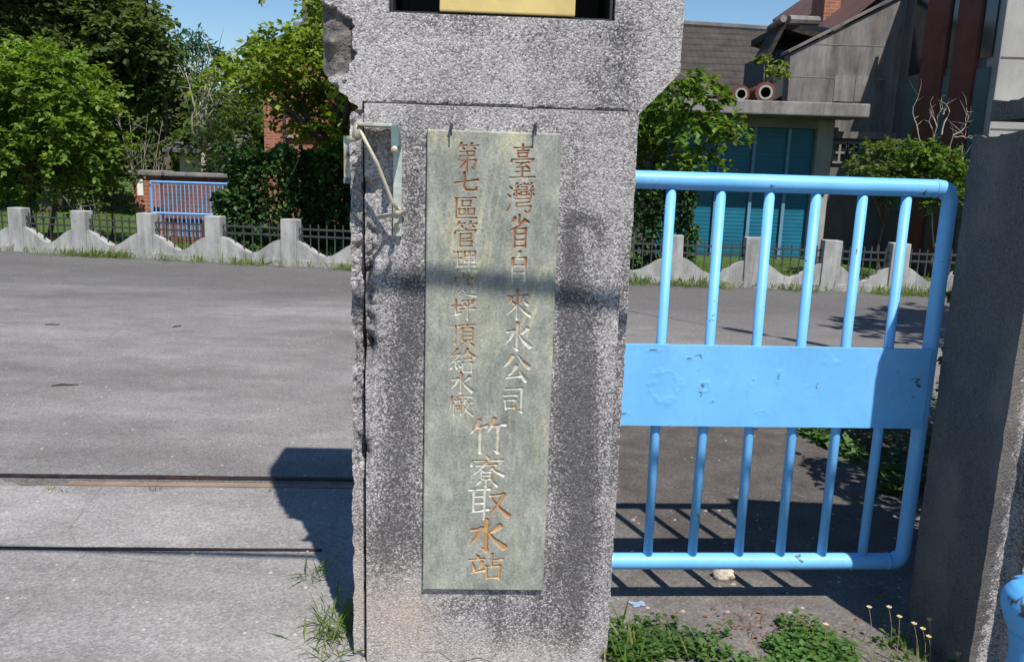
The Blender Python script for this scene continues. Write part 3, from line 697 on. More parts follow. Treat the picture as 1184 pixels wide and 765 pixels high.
def plaque():
    x0, x1, z0, z1, th = -.174, .187, .255, 1.592, .015
    root = empty('stone_plaque', (-.07, 2.27, 0), R(2.5), label='green marble name plaque with three columns of carved Chinese characters', cat='plaque')
    # char, centre x, centre y, width, height in photo pixels, colour of the paint left in the cut, stroke width
    L = [('臺',604,187,32,40,'r',6.6), ('灣',602,229,32,37,'r',6), ('省',600,268,30,39,'r',8), ('自',600,309,23,36,'rc',10), ('來',598,352,30,34,'rc',9), ('水',598,389,30,31,'c',12), ('公',596,425,30,31,'c',12), ('司',594,462,26,31,'c',11),
         ('第',540,182,28,33,'r',7), ('七',539,211,28,24,'r',11), ('區',538,241,27,28,'r',7.5), ('管',538,271,29,30,'r',7), ('理',537,301,28,25,'rc',8.5), ('處',536,329,29,26,'rc',7), ('坪',535,357,28,24,'rc',9.5), ('頂',534,387,28,27,'rg',8), ('給',534,417,28,28,'rc',8), ('水',533,443,26,24,'rc',12), ('廠',532,468,28,26,'rc',7),
         ('竹',563,504,42,40,'c',10), ('寮',562,544,40,38,'c',7.5), ('取',564,581,44,36,'o',9), ('水',562,619,42,36,'g',12), ('站',560,654,38,30,'g',9)]
    yaw = R(2.5); O = Vector((-.07, 2.27, 0)); D = Vector((math.cos(yaw), math.sin(yaw), 0)); N = Vector((-math.sin(yaw), math.cos(yaw), 0))
    O2 = O - N*th
    def loc(px, py):
        p = at(px, py, 1.0)-Vector((0,0,EYE)); t = (O2-Vector((0,0,EYE))).dot(N)/p.dot(N)
        q = Vector((0,0,EYE))+p*t; return (q-O2).dot(D), q.z
    nx, nz = 290, 1040
    xs, zs = np.linspace(x0, x1, nx), np.linspace(z0, z1, nz)
    X, Z = np.meshgrid(xs, zs)
    depth = np.zeros_like(X); col = np.zeros(X.shape+(4,))
    edge = np.clip(np.minimum(np.minimum(X-x0, x1-X), np.minimum(Z-z0, z1-Z))/.004, 0, 1)
    rough = (fbm(X*40, Z*40, 5, 3)-.5)*.0012
    for ch, cx, cy, w_, h_, cm, sw in L:
        ax, az_ = loc(cx-w_/2, cy-h_/2); bx, bz = loc(cx+w_/2, cy+h_/2)
        W, Hh = bx-ax, az_-bz
        i0, i1 = np.searchsorted(xs, [ax-.02, bx+.02]); j0, j1 = np.searchsorted(zs, [bz-.02, az_+.02])
        sx, sz = X[j0:j1, i0:i1], Z[j0:j1, i0:i1]
        best = np.zeros_like(sx)
        for st in CH[ch].split(';'):
            t, *pp = st.split(); P = [tuple(map(float, p.split(','))) for p in pp]
            P = [(ax+p[0]/100*W, az_-p[1]/100*Hh) for p in P]
            tot = sum(math.dist(a, b) for a, b in zip(P, P[1:])); run = 0
            if t in 'pn' and len(P) == 2:               # slight brush curve
                (a, b), s_ = (P[0], P[1]), (.10 if t == 'p' else -.10)
                mx, mz = (a[0]+b[0])/2 + s_*(a[1]-b[1])*.6, (a[1]+b[1])/2 - abs(s_)*abs(a[0]-b[0])*.5
                P = [a, (mx, mz), b]; tot = sum(math.dist(p, q) for p, q in zip(P, P[1:]))
            for a, b in zip(P, P[1:]):
                ln = math.dist(a, b); dx, dz = (b[0]-a[0])/ln, (b[1]-a[1])/ln
                tt = np.clip((sx-a[0])*dx + (sz-a[1])*dz, 0, ln)
                dist = np.hypot(sx-a[0]-tt*dx, sz-a[1]-tt*dz)
                prm = (run+tt)/tot
                hw = np.interp(prm, [0, .33, .72, 1], PROF[t])*1.22*sw/100*(W+Hh)/2*.5
                best = np.maximum(best, np.clip(1-dist/hw, 0, 1)*hw); run += ln
        sub = depth[j0:j1, i0:i1]; sub[:] = np.maximum(sub, np.minimum(best*1.2, .0045))
        inside = sst(.0001, .0009, best)
        nn = fbm(sx*38, sz*38, 77, 4)
        u = (sx-ax)/W; v = (az_-sz)/Hh
        if cm == 'r': a = sst(.60, .70, nn)*.6; c = RUST*(1-a)[..., None] + GOLD*a[..., None]
        elif cm == 'c': a = sst(.56, .68, nn)*.8; c = CREAM*(1-a)[..., None] + GOLD*a[..., None]
        elif cm == 'rc': a = sst(.40, .62, nn*.55+v*.35+.1); c = RUST*1.25*(1-a)[..., None] + CREAM*a[..., None]
        elif cm == 'rg': a = sst(.45, .6, nn*.6+(1-u)*.3); c = GOLD*(1-a)[..., None] + CREAM*a[..., None]
        elif cm == 'o': a = sst(.50, .58, u+(nn-.5)*.2); c = CREAM*(1-a)[..., None] + (GOLD*.5+RUST*.6)*a[..., None]
        else: a = sst(.42, .6, nn); c = (GOLD*.5+RUST*.65)*(1-a)[..., None] + GOLD*1.25*a[..., None]
        wear = .93-.4*sst(.52, .72, fbm(sx*60, sz*60, 91, 3))
        cc = col[j0:j1, i0:i1]; m_ = inside > cc[..., 3]
        cc[..., :3] = np.where(m_[..., None], c, cc[..., :3]); cc[..., 3] = np.maximum(cc[..., 3], inside*wear)
    yv = -th + depth + rough + (1-edge)**2*.003
    V = np.stack([X, yv, Z], 2).reshape(-1, 3); ii = np.arange(nx*nz).reshape(nz, nx)
    F = np.stack([ii[:-1,:-1], ii[:-1,1:], ii[1:,1:], ii[1:,:-1]], 2).reshape(-1, 4)
    rim = np.concatenate([ii[0,:], ii[1:,-1], ii[-1,-2::-1], ii[-2:0:-1,0]])
    back = V[rim].copy(); back[:, 1] = .001
    bi = np.arange(len(back))+len(V)
    F2 = np.stack([rim, bi, np.roll(bi, -1), np.roll(rim, -1)], 1)
    me = grid_mesh('slab', np.concatenate([V, back]), np.concatenate([F, F2]), False)
    set_attr(me, 'paint', np.concatenate([col.reshape(-1, 4), np.zeros((len(back), 4))]), 'FLOAT_COLOR')
    link('slab', me, M['marble'], root)
    for px in (522, 619):
        hx, hz = loc(px, 152)
        MB().tube([(hx, .0, hz+.018), (hx, -.03, hz+.016), (hx+.001, -.034, hz+.012), (hx, -.031, hz-.012)], .0022, 7).tube([(hx, .0, hz+.018), (hx, -.034, hz+.018)], .004, 8).build('hanging_hook', M['iron'], root)
    return root
plaque()

# ------------------------------------------------------------------ latch fittings on the left pillar
def latch():
    root = empty('gate_latch', (-.07, 2.27, 0), R(2.5), label='galvanised gate latch with rod and ring clasp, left of the plaque', cat='latch')
    MB().box(-.264, -.241, -.016, .001, 1.305, 1.56).build('flat_bar', M['steel'], root, bevel=.0015)
    m = MB(); m.prism([(-.262,-.095,1.575), (-.262,-.095,1.600), (-.250,-.095,1.597), (-.243,-.095,1.570), (-.241,-.095,1.545), (-.252,-.095,1.535), (-.262,-.095,1.545)], (0, .078, 0))
    m.build('top_bracket', M['steel_green'], root, bevel=.002)
    MB().box(-.348, -.258, -.095, -.005, 1.592, 1.600).build('top_arm', M['steel'], root, bevel=.0015)
    MB().tube([(-.345,-.085,1.585), (-.30,-.075,1.50), (-.262,-.06,1.40), (-.247,-.05,1.376)], .0052, 10).build('rod', M['brass'], root, smooth=True)
    MB().tube([(-.345,-.06,1.60), (-.35,-.075,1.585), (-.352,-.085,1.56)], .012, 10).tube([(-.352,-.085,1.562), (-.375,-.075,1.556)], .009, 8).build('hinge_pin', M['brass'], root, smooth=True)
    m = MB(); pts = [(-.268+.028*math.cos(a), -.075+.030*math.sin(a), 1.365+.006*math.cos(a)) for a in np.linspace(.4, 2*math.pi-.2, 22)]
    m.tube(pts, .0055, 8); m.tube([(-.25,-.07,1.372), (-.235,-.01,1.372)], .005, 8)
    m.build('ring_clasp', M['brass'], root, smooth=True)
    for z in (1.375, 1.335, 1.535): MB().lathe([(.009, 0), (.009, -.008), (.004, -.011)], (-.252, -.016 if z < 1.5 else -.096, z), 10, 'Y').build('bolt', M['brass'], root)
latch()
hp = empty('strap_plate', (-.07, 2.27, 0), R(2.5), label='grey strap plate with a green end jutting past the pillar left edge', cat='bracket')
MB().box(-.415, -.375, .10, .112, 1.455, 1.572).build('plate', M['steel'], hp, bevel=.002)
MB().box(-.416, -.374, .098, .114, 1.440, 1.4545).build('painted_end', M['steel_green'], hp, bevel=.002)
m = MB(); m.lathe([(.007, 0), (.007, -.006), (.003, -.008)], (-.397, .10, 1.52), 10, 'Y'); m.build('bolt', M['iron'], hp)

# ------------------------------------------------------------------ blue gate
def gate():
    GA = Vector((.34, 2.632, 0)); yaw = R(3.8)
    root = empty('metal_gate', GA, yaw, label='sky blue tubular metal gate with a broad plain panel between the two pillars', cat='gate')
    Lr = 1.072; zt, zb, rt = 1.474, .172, .0285
    arc = lambda cx, cz, r_, a0, a1: [(cx+r_*math.cos(a), 0, cz+r_*math.sin(a)) for a in np.linspace(a0, a1, 8)]
    rr = .042
    pts = [(-.16,0,zt)] + [(x, 0, zt) for x in np.linspace(0, Lr-rr-.01, 8)] + arc(Lr-rr, zt-rr, rr, math.pi/2, 0) + [(Lr,0,z) for z in np.linspace(zt-.2, zb+.2, 6)] + arc(Lr-rr, zb+rr, rr, 0, -math.pi/2) + [(x, 0, zb) for x in np.linspace(Lr-rr-.01, 0, 8)] + [(-.16,0,zb)]
    nh = len(pts)//2; rads = [rt if abs(p[2]-zt) < .02 or abs(p[2]-zb) < .02 else .0245 for p in pts]
    m = MB(); m.tube(pts, rads, 20)
    fr = m.build('frame', M['blue'], root, smooth=True)
    for x, z in ((Lr-rr-.012, zt), (Lr-rr-.012, zb)): MB().tube([(x-.004,0,z), (x+.004,0,z)], rt+.0016, 20).build('weld_seam', M['blue'], root, smooth=True)
    for px in (760.5, 817, 872, 924, 977, 1029):
        P = at(px, 435, 2.66); lx = (P-GA).x/math.cos(yaw)
        MB().tube([(lx+random.uniform(-.004,.004),0,zb+.02), (lx,0,.7), (lx+random.uniform(-.003,.003),0,zt-.02)], .0162, 16).build('bar', M['blue'], root, smooth=True)
    # panel: front skin with blistered paint
    px0, px1, z0, z1 = -.16, Lr-.012, .674, .948
    nx, nz = 260, 64
    xs, zs = np.linspace(px0, px1, nx), np.linspace(z0, z1, nz); X, Z = np.meshgrid(xs, zs)
    y = np.full_like(X, -.034) + (fbm(X*3, Z*3, 7, 3)-.5)*.003
    sc = np.zeros_like(X)
    for cx, cz, rx, rz, dd in ((.165,.81,.06,.055,1), (.30,.812,.018,.016,2), (.545,.845,.006,.018,2), (.46,.83,.007,.014,2), (.03,.715,.02,.006,2), (.24,.905,.012,.004,2), (.66,.80,.03,.02,1), (.5,.725,.02,.008,1), (.12,.93,.02,.004,2), (.33,.76,.006,.006,2), (.72,.9,.03,.006,1)):
        rr_ = np.sqrt(((X-cx)/rx)**2 + ((Z-cz)/rz)**2) + (fbm(X*60, Z*60, int(cx*1000), 3)-.5)*.9
        if dd == 1: y -= .0016*np.exp(-((rr_-.9)/.12)**2)*sst(.35, .6, fbm(X*20, Z*20, 8, 2))
        else: y -= .0018*np.exp(-((rr_-1)/.2)**2); sc = np.maximum(sc, sst(.75, .5, rr_)*sst(.4, .55, fbm(X*90, Z*90, 9, 2)))
    V = np.stack([X, y, Z], 2).reshape(-1, 3); ii = np.arange(nx*nz).reshape(nz, nx)
    F = np.stack([ii[:-1,:-1], ii[:-1,1:], ii[1:,1:], ii[1:,:-1]], 2).reshape(-1, 4)
    rim = np.concatenate([ii[0,:], ii[1:,-1], ii[-1,-2::-1], ii[-2:0:-1,0]])
    back = V[rim].copy(); back[:, 1] = -.0185; bi = np.arange(len(back))+len(V)
    F2 = np.stack([rim, bi, np.roll(bi, -1), np.roll(rim, -1)], 1)
    me = grid_mesh('panel', np.concatenate([V, back]), np.concatenate([F, F2]), True)
    me.shade_smooth()
    bm = bmesh.new(); bm.from_mesh(me); bm.verts.ensure_lookup_table(); bm.faces.new([bm.verts[int(i)] for i in bi[::-1]])
    for e in bm.edges:
        if len(e.link_faces) == 2 and e.calc_face_angle(0) > .9: e.smooth = False
    bm.to_mesh(me); bm.free()
    set_attr(me, 'scuff', np.concatenate([sc.ravel(), np.zeros(len(back))]))
    link('panel', me, M['blue'], root)
gate()

# ------------------------------------------------------------------ blue bollard
def bollard():
    p = at(1198, 720, 1.9)
    root = empty('bollard', (p.x, p.y, 0), label='chipped light blue bollard with a bulbous head at the foot of the right pillar', cat='bollard')
    zt = at(1198, 672, 1.9).z
    m = MB(); m.lathe([(.058,-.05), (.058,.02), (.052,.03), (.050,zt-.19), (.054,zt-.16), (.060,zt-.14)], n=40)
    post = m.build('post', M['blue_dark'], root, smooth=True)
    m = MB(); prof = [(.060,zt-.14), (.072,zt-.115), (.083,zt-.085), (.086,zt-.06), (.082,zt-.035), (.066,zt-.014), (.04,zt-.003), (.0015,zt)]
    m.lathe(prof, n=64)
    hd = m.build('head', M['blue_dark'], root, smooth=True)
    bm = bmesh.new(); bm.from_mesh(hd.data)
    bmesh.ops.subdivide_edges(bm, edges=bm.edges[:], cuts=2, use_grid_fill=True); bm.to_mesh(hd.data); bm.free(); hd.data.shade_smooth()
    co = np.array([v.co for v in hd.data.vertices])
    nn = fbm(np.arctan2(co[:,1], co[:,0])*2.4+9, co[:,2]*26, 15, 4)
    set_attr(hd.data, 'scuff', sst(.54, .56, nn)*(co[:,2] > zt-.07))
bollard()

# ------------------------------------------------------------------ kerb fence across the road
def fence():
    root = empty('kerb_fence', (0, 0, 0), label='low concrete fence with wavy dwarf walls and iron railings along the far kerb', cat='fence')
    P = [-10.9, -9.75, -8.67] + [-7.604, -6.543, -5.466, -4.408, -3.243, -2.16, -1.08, 0.0, 1.09, 2.173, 3.225, 4.24, 5.135] + [6.1, 7.1, 8.1, 9.1]
    for i, x in enumerate(P):
        y = fence_y(x); h = .665 + random.uniform(-.012, .012); wd = .118
        yaw = math.atan2(fence_y(x+.4)-fence_y(x-.4), .8)
        m = MB(); m.box(-wd, wd, -.10, .10, -.12, h)
        o = m.build('post', M['conc_fence'], root, bevel=.012); o.location = (x, y, 0); o.rotation_euler = (random.uniform(-.012,.012), random.uniform(-.025,.025), yaw)
        if i == len(P)-1: break
        x2 = P[i+1]; y2 = fence_y(x2); L = math.hypot(x2-x, y2-y); a = math.atan2(y2-y, x2-x)
        vb, vp = .150+random.uniform(-.012,.012), random.uniform(.10,.22)
        m = MB(); ts = np.linspace(wd-.005, L-wd+.005, 22); dep = .075
        vs_ = []
        for t in ts:
            zt = vb + .215*(1-float(sst(vp, 1.0, min(t, L-t)/(L/2))))
            vs_ += [(t,-dep,-.12), (t,-dep,zt), (t,dep,zt), (t,dep,-.12)]
        fs = [(k*4+q, k*4+(q+1) % 4, k*4+4+(q+1) % 4, k*4+4+q) for k in range(len(ts)-1) for q in range(4)]
        m.add(vs_, fs); m.box(wd, L-wd, -.098, .08, -.12, .085)
        o = m.build('wavy_wall', M['conc_fence'], root); o.location = (x, y, 0); o.rotation_euler = (0, 0, a)
        m = MB()
        for z in (.43, .53): m.box(wd-.02, L-wd+.02, -.012, .012, z-.013, z+.013)
        nb = 7
        for k in range(nb):
            t = wd + (L-2*wd)*(k+.5)/nb; m.box(t-.008, t+.008, -.0075, .0075, .13, .60+random.uniform(-.008,.008))
        o = m.build('iron_railing', M['iron'], root); o.location = (x, y, 0); o.rotation_euler = (0, 0, a)
fence()

# ------------------------------------------------------------------ foliage
def leaf_mesh(name, P, D, S, up=.6, width=.36, fold=.12, seed=1, droop=0.0):
    """one folded rhombic face per leaf; P base points, D directions, S lengths"""
    r_ = np.random.default_rng(seed); n = len(P)
    D = D/np.linalg.norm(D, axis=1, keepdims=True)
    Nn = r_.normal(size=(n, 3)); Nn[:, 2] = np.abs(Nn[:, 2])+up*2.2
    side = np.cross(D, Nn); side /= np.linalg.norm(side, axis=1, keepdims=True)+1e-9
    nrm = np.cross(side, D)
    S = S[:, None]
    tip = P + D*S; tip[:, 2] -= droop*S[:, 0]
    mid = P + D*S*.45
    l = mid + side*S*width + nrm*S*fold; r2 = mid - side*S*width + nrm*S*fold
    V = np.stack([P, r2, tip, l], 1).reshape(-1, 3)
    F = np.arange(n*4).reshape(n, 4)
    return grid_mesh(name, V, F, False)

def sprays(clumps, density, twig=.35, leaf=.10, per=10, seed=1, hang=.25, shell=2.2, flat=.5):
    """leaves set along short twigs that stick out of each clump (centre, radii)"""
    r_ = np.random.default_rng(seed); PP, DD, SS = [], [], []
    for c, rad in clumps:
        c = np.array(c); rad = np.array(rad if hasattr(rad, '__len__') else (rad,)*3)
        nt_ = max(10, int(2.9*density*(rad[0]*rad[1]*rad[2])**(2/3)))
        u = r_.normal(size=(nt_, 3)); u /= np.linalg.norm(u, axis=1, keepdims=True)
        u[:, 2] = np.where(u[:, 2] < -.45, -u[:, 2], u[:, 2])
        rr = r_.random((nt_, 1))**(1/shell)
        T = c + u*rad*rr
        d = u*.8 + r_.normal(size=(nt_, 3))*.45; d[:, 2] = d[:, 2]*.6 + .05
        d /= np.linalg.norm(d, axis=1, keepdims=True)
        ln = twig*(.6+.8*r_.random((nt_, 1)))
        for k in range(per):
            t = (k+.5)/per
            p = T + d*ln*t; p[:, 2] -= hang*ln[:, 0]*t*t
            sd = np.cross(d, np.array([0, 0, 1.0]))*(1 if k % 2 else -1)
            dd = d*.6 + sd*.8 + r_.normal(size=(nt_, 3))*.35; dd[:, 2] -= (hang*1.2+.45)*r_.random(nt_)
            PP.append(p + r_.normal(size=(nt_, 3))*.02*twig/.35); DD.append(dd); SS.append(leaf*(.6+.7*r_.random(nt_)))
    return np.concatenate(PP), np.concatenate(DD), np.concatenate(SS)

def crown_clumps(c, rad, n, size, seed, low=-.5, fill=.55):
    r_ = np.random.default_rng(seed); out = []
    while len(out) < n:
        u = r_.normal(size=3); u /= np.linalg.norm(u)
        if u[2] < low: continue
        rr = fill + (1-fill)*r_.random()**.6
        s_ = size*(.65+.7*r_.random())
        out.append((np.array(c)+u*np.array(rad)*rr, (s_*1.15, s_*1.15, s_*.8)))
    return out

def tree(name, base, clumps, leafmat, label, cat='tree', group=None, density=60, twig=.35, leaf=.1, per=10, seed=1, trunk_r=.1, barkmat='bark', trunks=1, limb_n=9, hang=.25, width=.38, up=.9, bare=0):
    base = Vector(base)
    root = empty(name, base, label=label, cat=cat, group=group)
    r_ = random.Random(seed)
    cs = [Vector(c)-base for c, _ in clumps]
    top = sum(cs, Vector())/len(cs)
    m = MB()
    for t in range(trunks):
        a = 2*math.pi*t/max(trunks, 1); off = Vector((math.cos(a), math.sin(a), 0))*trunk_r*(2.2 if trunks > 1 else 0)
        fork = Vector((top.x*.35, top.y*.35, top.z*.55)) + off*2.5
        m.tube([off-Vector((0,0,.15)), off+Vector((0,0,.02)), off*1.4+fork*.5+Vector((r_.uniform(-.1,.1),0,0)), fork], [trunk_r*1.35, trunk_r*1.1, trunk_r*.85, trunk_r*.7], 8)
        for c in r_.sample(cs, min(limb_n, len(cs))):
            mid = fork.lerp(c, .5) + Vector((r_.uniform(-.15,.15), r_.uniform(-.15,.15), r_.uniform(0,.25)))
            m.tube([fork*.96, mid, c], [trunk_r*.6, trunk_r*.32, trunk_r*.1], 6)
            for _ in range(bare): 
                e = c + Vector((r_.gauss(0,1), r_.gauss(0,1), abs(r_.gauss(0,1))))*.45; m.tube([mid.lerp(c,.6), c.lerp(e,.5)+Vector((0,0,.06)), e], [trunk_r*.14, trunk_r*.09, trunk_r*.04], 4)
    m.build('trunk', M[barkmat], root, smooth=True)
    P, D, S = sprays(clumps, density, twig, leaf, per, seed, hang)
    P = P-np.array(base)
    me = leaf_mesh('crown', P, D, S, up, width, seed=seed)
    link('crown', me, M[leafmat], root)
    return root

def A(x, y, Y): return np.array(at(x, y, Y))
def px_m(n, Y): return n*Y/947.0
def clump_px(L, Y, jit=.4, flat=.8, seed=0):
    """[(x, y, r)] in photo pixels on the plane Y -> clumps with depth"""
    r_ = np.random.default_rng(seed); out = []
    for x, y, r0 in L:
        yy = Y + r_.uniform(-jit, jit); s_ = px_m(r0, yy)
        out.append((A(x, y, yy), (s_, s_, s_*flat)))
    return out
def fill_px(poly_fn, n, r0, Y, jit, seed):
    pass

# --- left side
cl = clump_px([(10,95,38),(55,85,32),(92,95,26),(20,135,42),(70,130,40),(108,128,24),(118,170,26),(85,175,36),(40,180,40),(0,175,44),(60,215,26),(105,205,26),(-30,120,50),(-40,180,50),(0,225,30),(70,70,18),(30,68,20),(118,110,14)], 14.6, .7, seed=3)
tree('leafy_tree', (at(48,262,14.6).x, 14.6, -.11), cl, 'leaf_bright', 'bright green bushy tree with twin trunks behind the left end of the fence', density=120, twig=.34, leaf=.105, per=12, seed=3, trunk_r=.045, trunks=2, hang=.35)
cl = clump_px([(125,215,22),(140,235,20),(118,190,16),(148,205,14)], 15.2, .4, seed=5)
tree('shrub', (at(128,270,15.2).x, 15.2, -.11), cl, 'leaf_mid', 'small light green shrub between the bushy tree and the brick gate pier', 'shrub', density=110, twig=.25, leaf=.07, seed=5, trunk_r=.02, bare=2)
cl = clump_px([(x, y, r0) for x, y, r0 in [(-60,30,75),(10,20,70),(70,15,62),(120,30,56),(40,70,60),(100,75,52),(150,55,38),(165,85,34),(140,110,42),(170,120,32),(-40,90,70),(150,15,24),(60,-30,60),(0,-40,70),(110,-25,50),(180,100,24),(150,150,36),(180,160,34)]], 23, 1.6, seed=7)
tree('evergreen_tree', (at(60,250,23).x, 23, -.11), cl, 'leaf_dark', 'tall dark green tree filling the top left corner behind the bushy bright tree', group='trees beyond the lawn', density=75, twig=.6, leaf=.17, per=11, seed=7, trunk_r=.28, limb_n=14)
cl = clump_px([(195,75,18),(180,60,15),(170,35,12),(150,20,12),(205,110,28),(190,135,28),(215,140,24),(200,165,26),(235,165,28)], 22, .8, seed=9)
tree('drooping_tree', (at(195,240,22).x, 22, -.11), cl, 'leaf_mid', 'mid green tree with drooping tips standing against the sky right of the tall dark tree', group='trees beyond the lawn', density=70, twig=.6, leaf=.16, per=10, seed=9, trunk_r=.12, hang=.7)
cl = clump_px([(225,40,9),(214,52,8),(236,50,8),(226,58,9),(210,62,7),(243,62,6)], 26, .4, seed=10)
tree('frond_tree', (at(226,240,26).x, 26, -.11), cl, 'leaf_blue', 'slender tree with a blue-green feathery top rising in the sky gap', group='trees beyond the lawn', density=60, twig=.7, leaf=.2, per=12, seed=10, trunk_r=.09, hang=.9, width=.16)
cl = clump_px([(215,85,20),(240,85,18),(232,110,22),(255,115,18),(222,130,16),(250,75,12),(262,95,10)], 20, .8, seed=11)
tree('thin_tree', (at(235,240,20).x, 20, -.11), cl, 'leaf_grey', 'sparse olive tree with bare grey twigs left of the yellow-green tree', group='trees beyond the lawn', density=30, twig=.45, leaf=.10, per=7, seed=11, trunk_r=.08, barkmat='bark_pale', bare=4, limb_n=7)
cl = clump_px([(250,190,24),(268,150,22),(285,140,20),(255,160,18),(240,140,16),(275,175,24),(235,200,14)], 17.5, .6, seed=13)
tree('shrub', (at(262,262,17.5).x, 17.5, -.11), cl, 'leaf_mid', 'dull green shrub below the yellow-green tree behind the blue side gate', 'shrub', density=75, twig=.4, leaf=.09, per=9, seed=13, trunk_r=.05)
cl = clump_px([(268,88,20),(295,72,24),(322,55,22),(320,85,28),(350,70,28),(290,100,18),(340,110,26),(372,95,30),(372,50,26),(385,20,22),(360,130,24),(395,120,30),(390,165,26),(350,150,14),(420,180,34),(250,85,10),(310,118,14),(390,150,24),(430,60,50),(440,120,50),(480,100,50),(370,15,12),(325,38,10)], 16.2, .9, seed=15)
cl += [((x, y, z), (.75, .75, .65)) for x, y, z in ((-2.3,13.2,3.9), (-1.7,12.7,3.4), (-1.3,13.1,4.3), (-.7,12.6,3.7), (-2.0,12.2,4.4), (-.2,12.9,3.2), (-1.9,12.9,2.9), (-2.9,13.4,4.3))]  # crown clumps added out of sight behind the pillar to shade the hedge
tree('yellow_green_tree', (at(400,262,16.2).x, 16.2, -.11), cl, 'leaf_lime', 'yellow-green tree beside the left edge of the plaque pillar in front of the brick house', density=95, twig=.42, leaf=.13, per=10, seed=15, trunk_r=.13, hang=.5)
# pale twiggy bush above the brick wall
def twig_bush(name, base, n, h, label, seed, mat='bark_pale', leafmat=None, spread=.35, rad=.012):
    r_ = random.Random(seed); root = empty(name, base, label=label, cat='bush'); m = MB(); tips = []
    for i in range(n):
        a = r_.uniform(0, 6.283); s_ = r_.uniform(.2, 1)*spread
        p0 = Vector((r_.uniform(-.04,.04), r_.uniform(-.04,.04), -.05)); e = Vector((math.cos(a)*s_, math.sin(a)*s_, h*r_.uniform(.6,1)))
        mid = p0.lerp(e, .5) + Vector((r_.uniform(-.08,.08), r_.uniform(-.08,.08), .05))
        m.tube([p0, mid, e], [rad, rad*.7, rad*.3], 5); tips += [e, mid]
        for _ in range(4):
            q = mid.lerp(e, r_.uniform(.2,.95)); f = q + Vector((r_.gauss(0,.13), r_.gauss(0,.13), abs(r_.gauss(.1,.12)))); m.tube([q, f], [rad*.4, rad*.2], 4); tips.append(f)
    m.build('stems', M[mat], root)
    if leafmat:
        P = np.array([t + Vector((r_.gauss(0,.06), r_.gauss(0,.06), r_.gauss(0,.06))) for t in tips for _ in range(5)]); D = RNG.normal(size=P.shape)
        link('foliage', leaf_mesh('foliage', P, D, np.full(len(P), .06), seed=seed), M[leafmat], root)
    return root
twig_bush('twiggy_bush', (at(170,262,16.2).x, 16.2, -.11), 16, 2.5, 'straggly bush of pale bare twigs behind the brick gate pier', 21, leafmat='leaf_grey', spread=.5)
twig_bush('twiggy_bush', (at(112,262,14.2).x, 14.0, -.11), 5, 1.1, 'few pale crooked stems leaning over the kerb fence left of the brick pier', 22, spread=.4, leafmat='leaf_bright')

# ivy-covered mass left of the pillar
def leaf_mass(name, boxes, label, mat, seed, density=420, leaf=.08, cat='hedge', base=None, core=True, group=None):
    """foliage grown through box-shaped bodies (x0,x1,y0,y1,z0,z1); woody stems inside"""
    r_ = np.random.default_rng(seed); P = []
    b0 = Vector(base or ((boxes[0][0]+boxes[0][1])/2, (boxes[0][2]+boxes[0][3])/2, 0))
    for x0, x1, y0, y1, z0, z1 in boxes:
        vol = (x1-x0)*(y1-y0)+(x1-x0)*(z1-z0)*2+(y1-y0)*(z1-z0)*2
        n = int(vol*density*1.8)
        q = r_.random((n, 3)); ax = r_.integers(0, 3, n); lo = r_.random(n) < .5
        skin = np.clip(r_.exponential(.06, n), 0, .5)
        for k in range(3): q[:, k] = np.where(ax == k, np.where(lo & (k < 2), skin, 1-skin), q[:, k])
        p = np.array([x0, y0, z0]) + q*np.array([x1-x0, y1-y0, z1-z0])
        bump = (fbm(p[:, 0]*2.4+p[:, 1], p[:, 2]*2.4, seed, 3)-.5)*min(.5, .45*(x1-x0))
        cen = np.array([(x0+x1)/2, (y0+y1)/2, (z0+z1)/2]); dv = p-cen; dv /= np.linalg.norm(dv, axis=1, keepdims=True)
        P.append(p + dv*bump[:, None])
    P = np.concatenate(P); root = empty(name, b0, label=label, cat=cat, group=group)
    D = r_.normal(size=P.shape); D[:, 1] -= .5; D[:, 2] -= .35
    S = leaf*(.6+.8*r_.random(len(P)))
    link('foliage', leaf_mesh('foliage', P-np.array(b0), D, S, .3, .42, seed=seed), M[mat], root)
    m = MB(); rr_ = random.Random(seed)
    for x0, x1, y0, y1, z0, z1 in boxes:
        for i in range(max(3, int((x1-x0)*4))):
            x = rr_.uniform(x0, x1); y = rr_.uniform(y0+.1*(y1-y0), y1-.1*(y1-y0))
            m.tube([(x-b0.x, y-b0.y, -.12), (x-b0.x+rr_.uniform(-.1,.1), y-b0.y, (z0+z1)/2), (x-b0.x+rr_.uniform(-.3,.3), y-b0.y+rr_.uniform(-.2,.2), z1-.1)], [.035,.025,.008], 5)
    m.build('stems', M['bark'], root)
    return root
x0, x1, x2 = at(268,230,14.6).x, at(336,230,14.6).x, at(470,230,14.6).x
leaf_mass('ivy_bush', [(x0, x1, 14.2, 15.2, -.11, at(300,170,14.6).z), (x0-.15, x0+.4, 14.1, 14.8, -.11, .9)], 'sunlit ivy bush between the blue side gate and the dark hedge', 'leaf_ivy', 31, 520, .085, 'bush')
leaf_mass('dark_hedge', [(x1, x2+1.2, 15.0, 16.2, -.11, at(370,172,15).z)], 'deep shaded hedge touching the left edge of the plaque pillar', 'leaf_ivy', 33, 800, .1)
leaf_mass('tall_hedge', [(at(352,0,13.0).x, at(480,0,13.0).x+2.6, 12.5, 13.5, 2.2, 3.6)], 'leafy overhanging bough of dark foliage above the shaded hedge', 'leaf_ivy', 34, 300, .11) if False else None

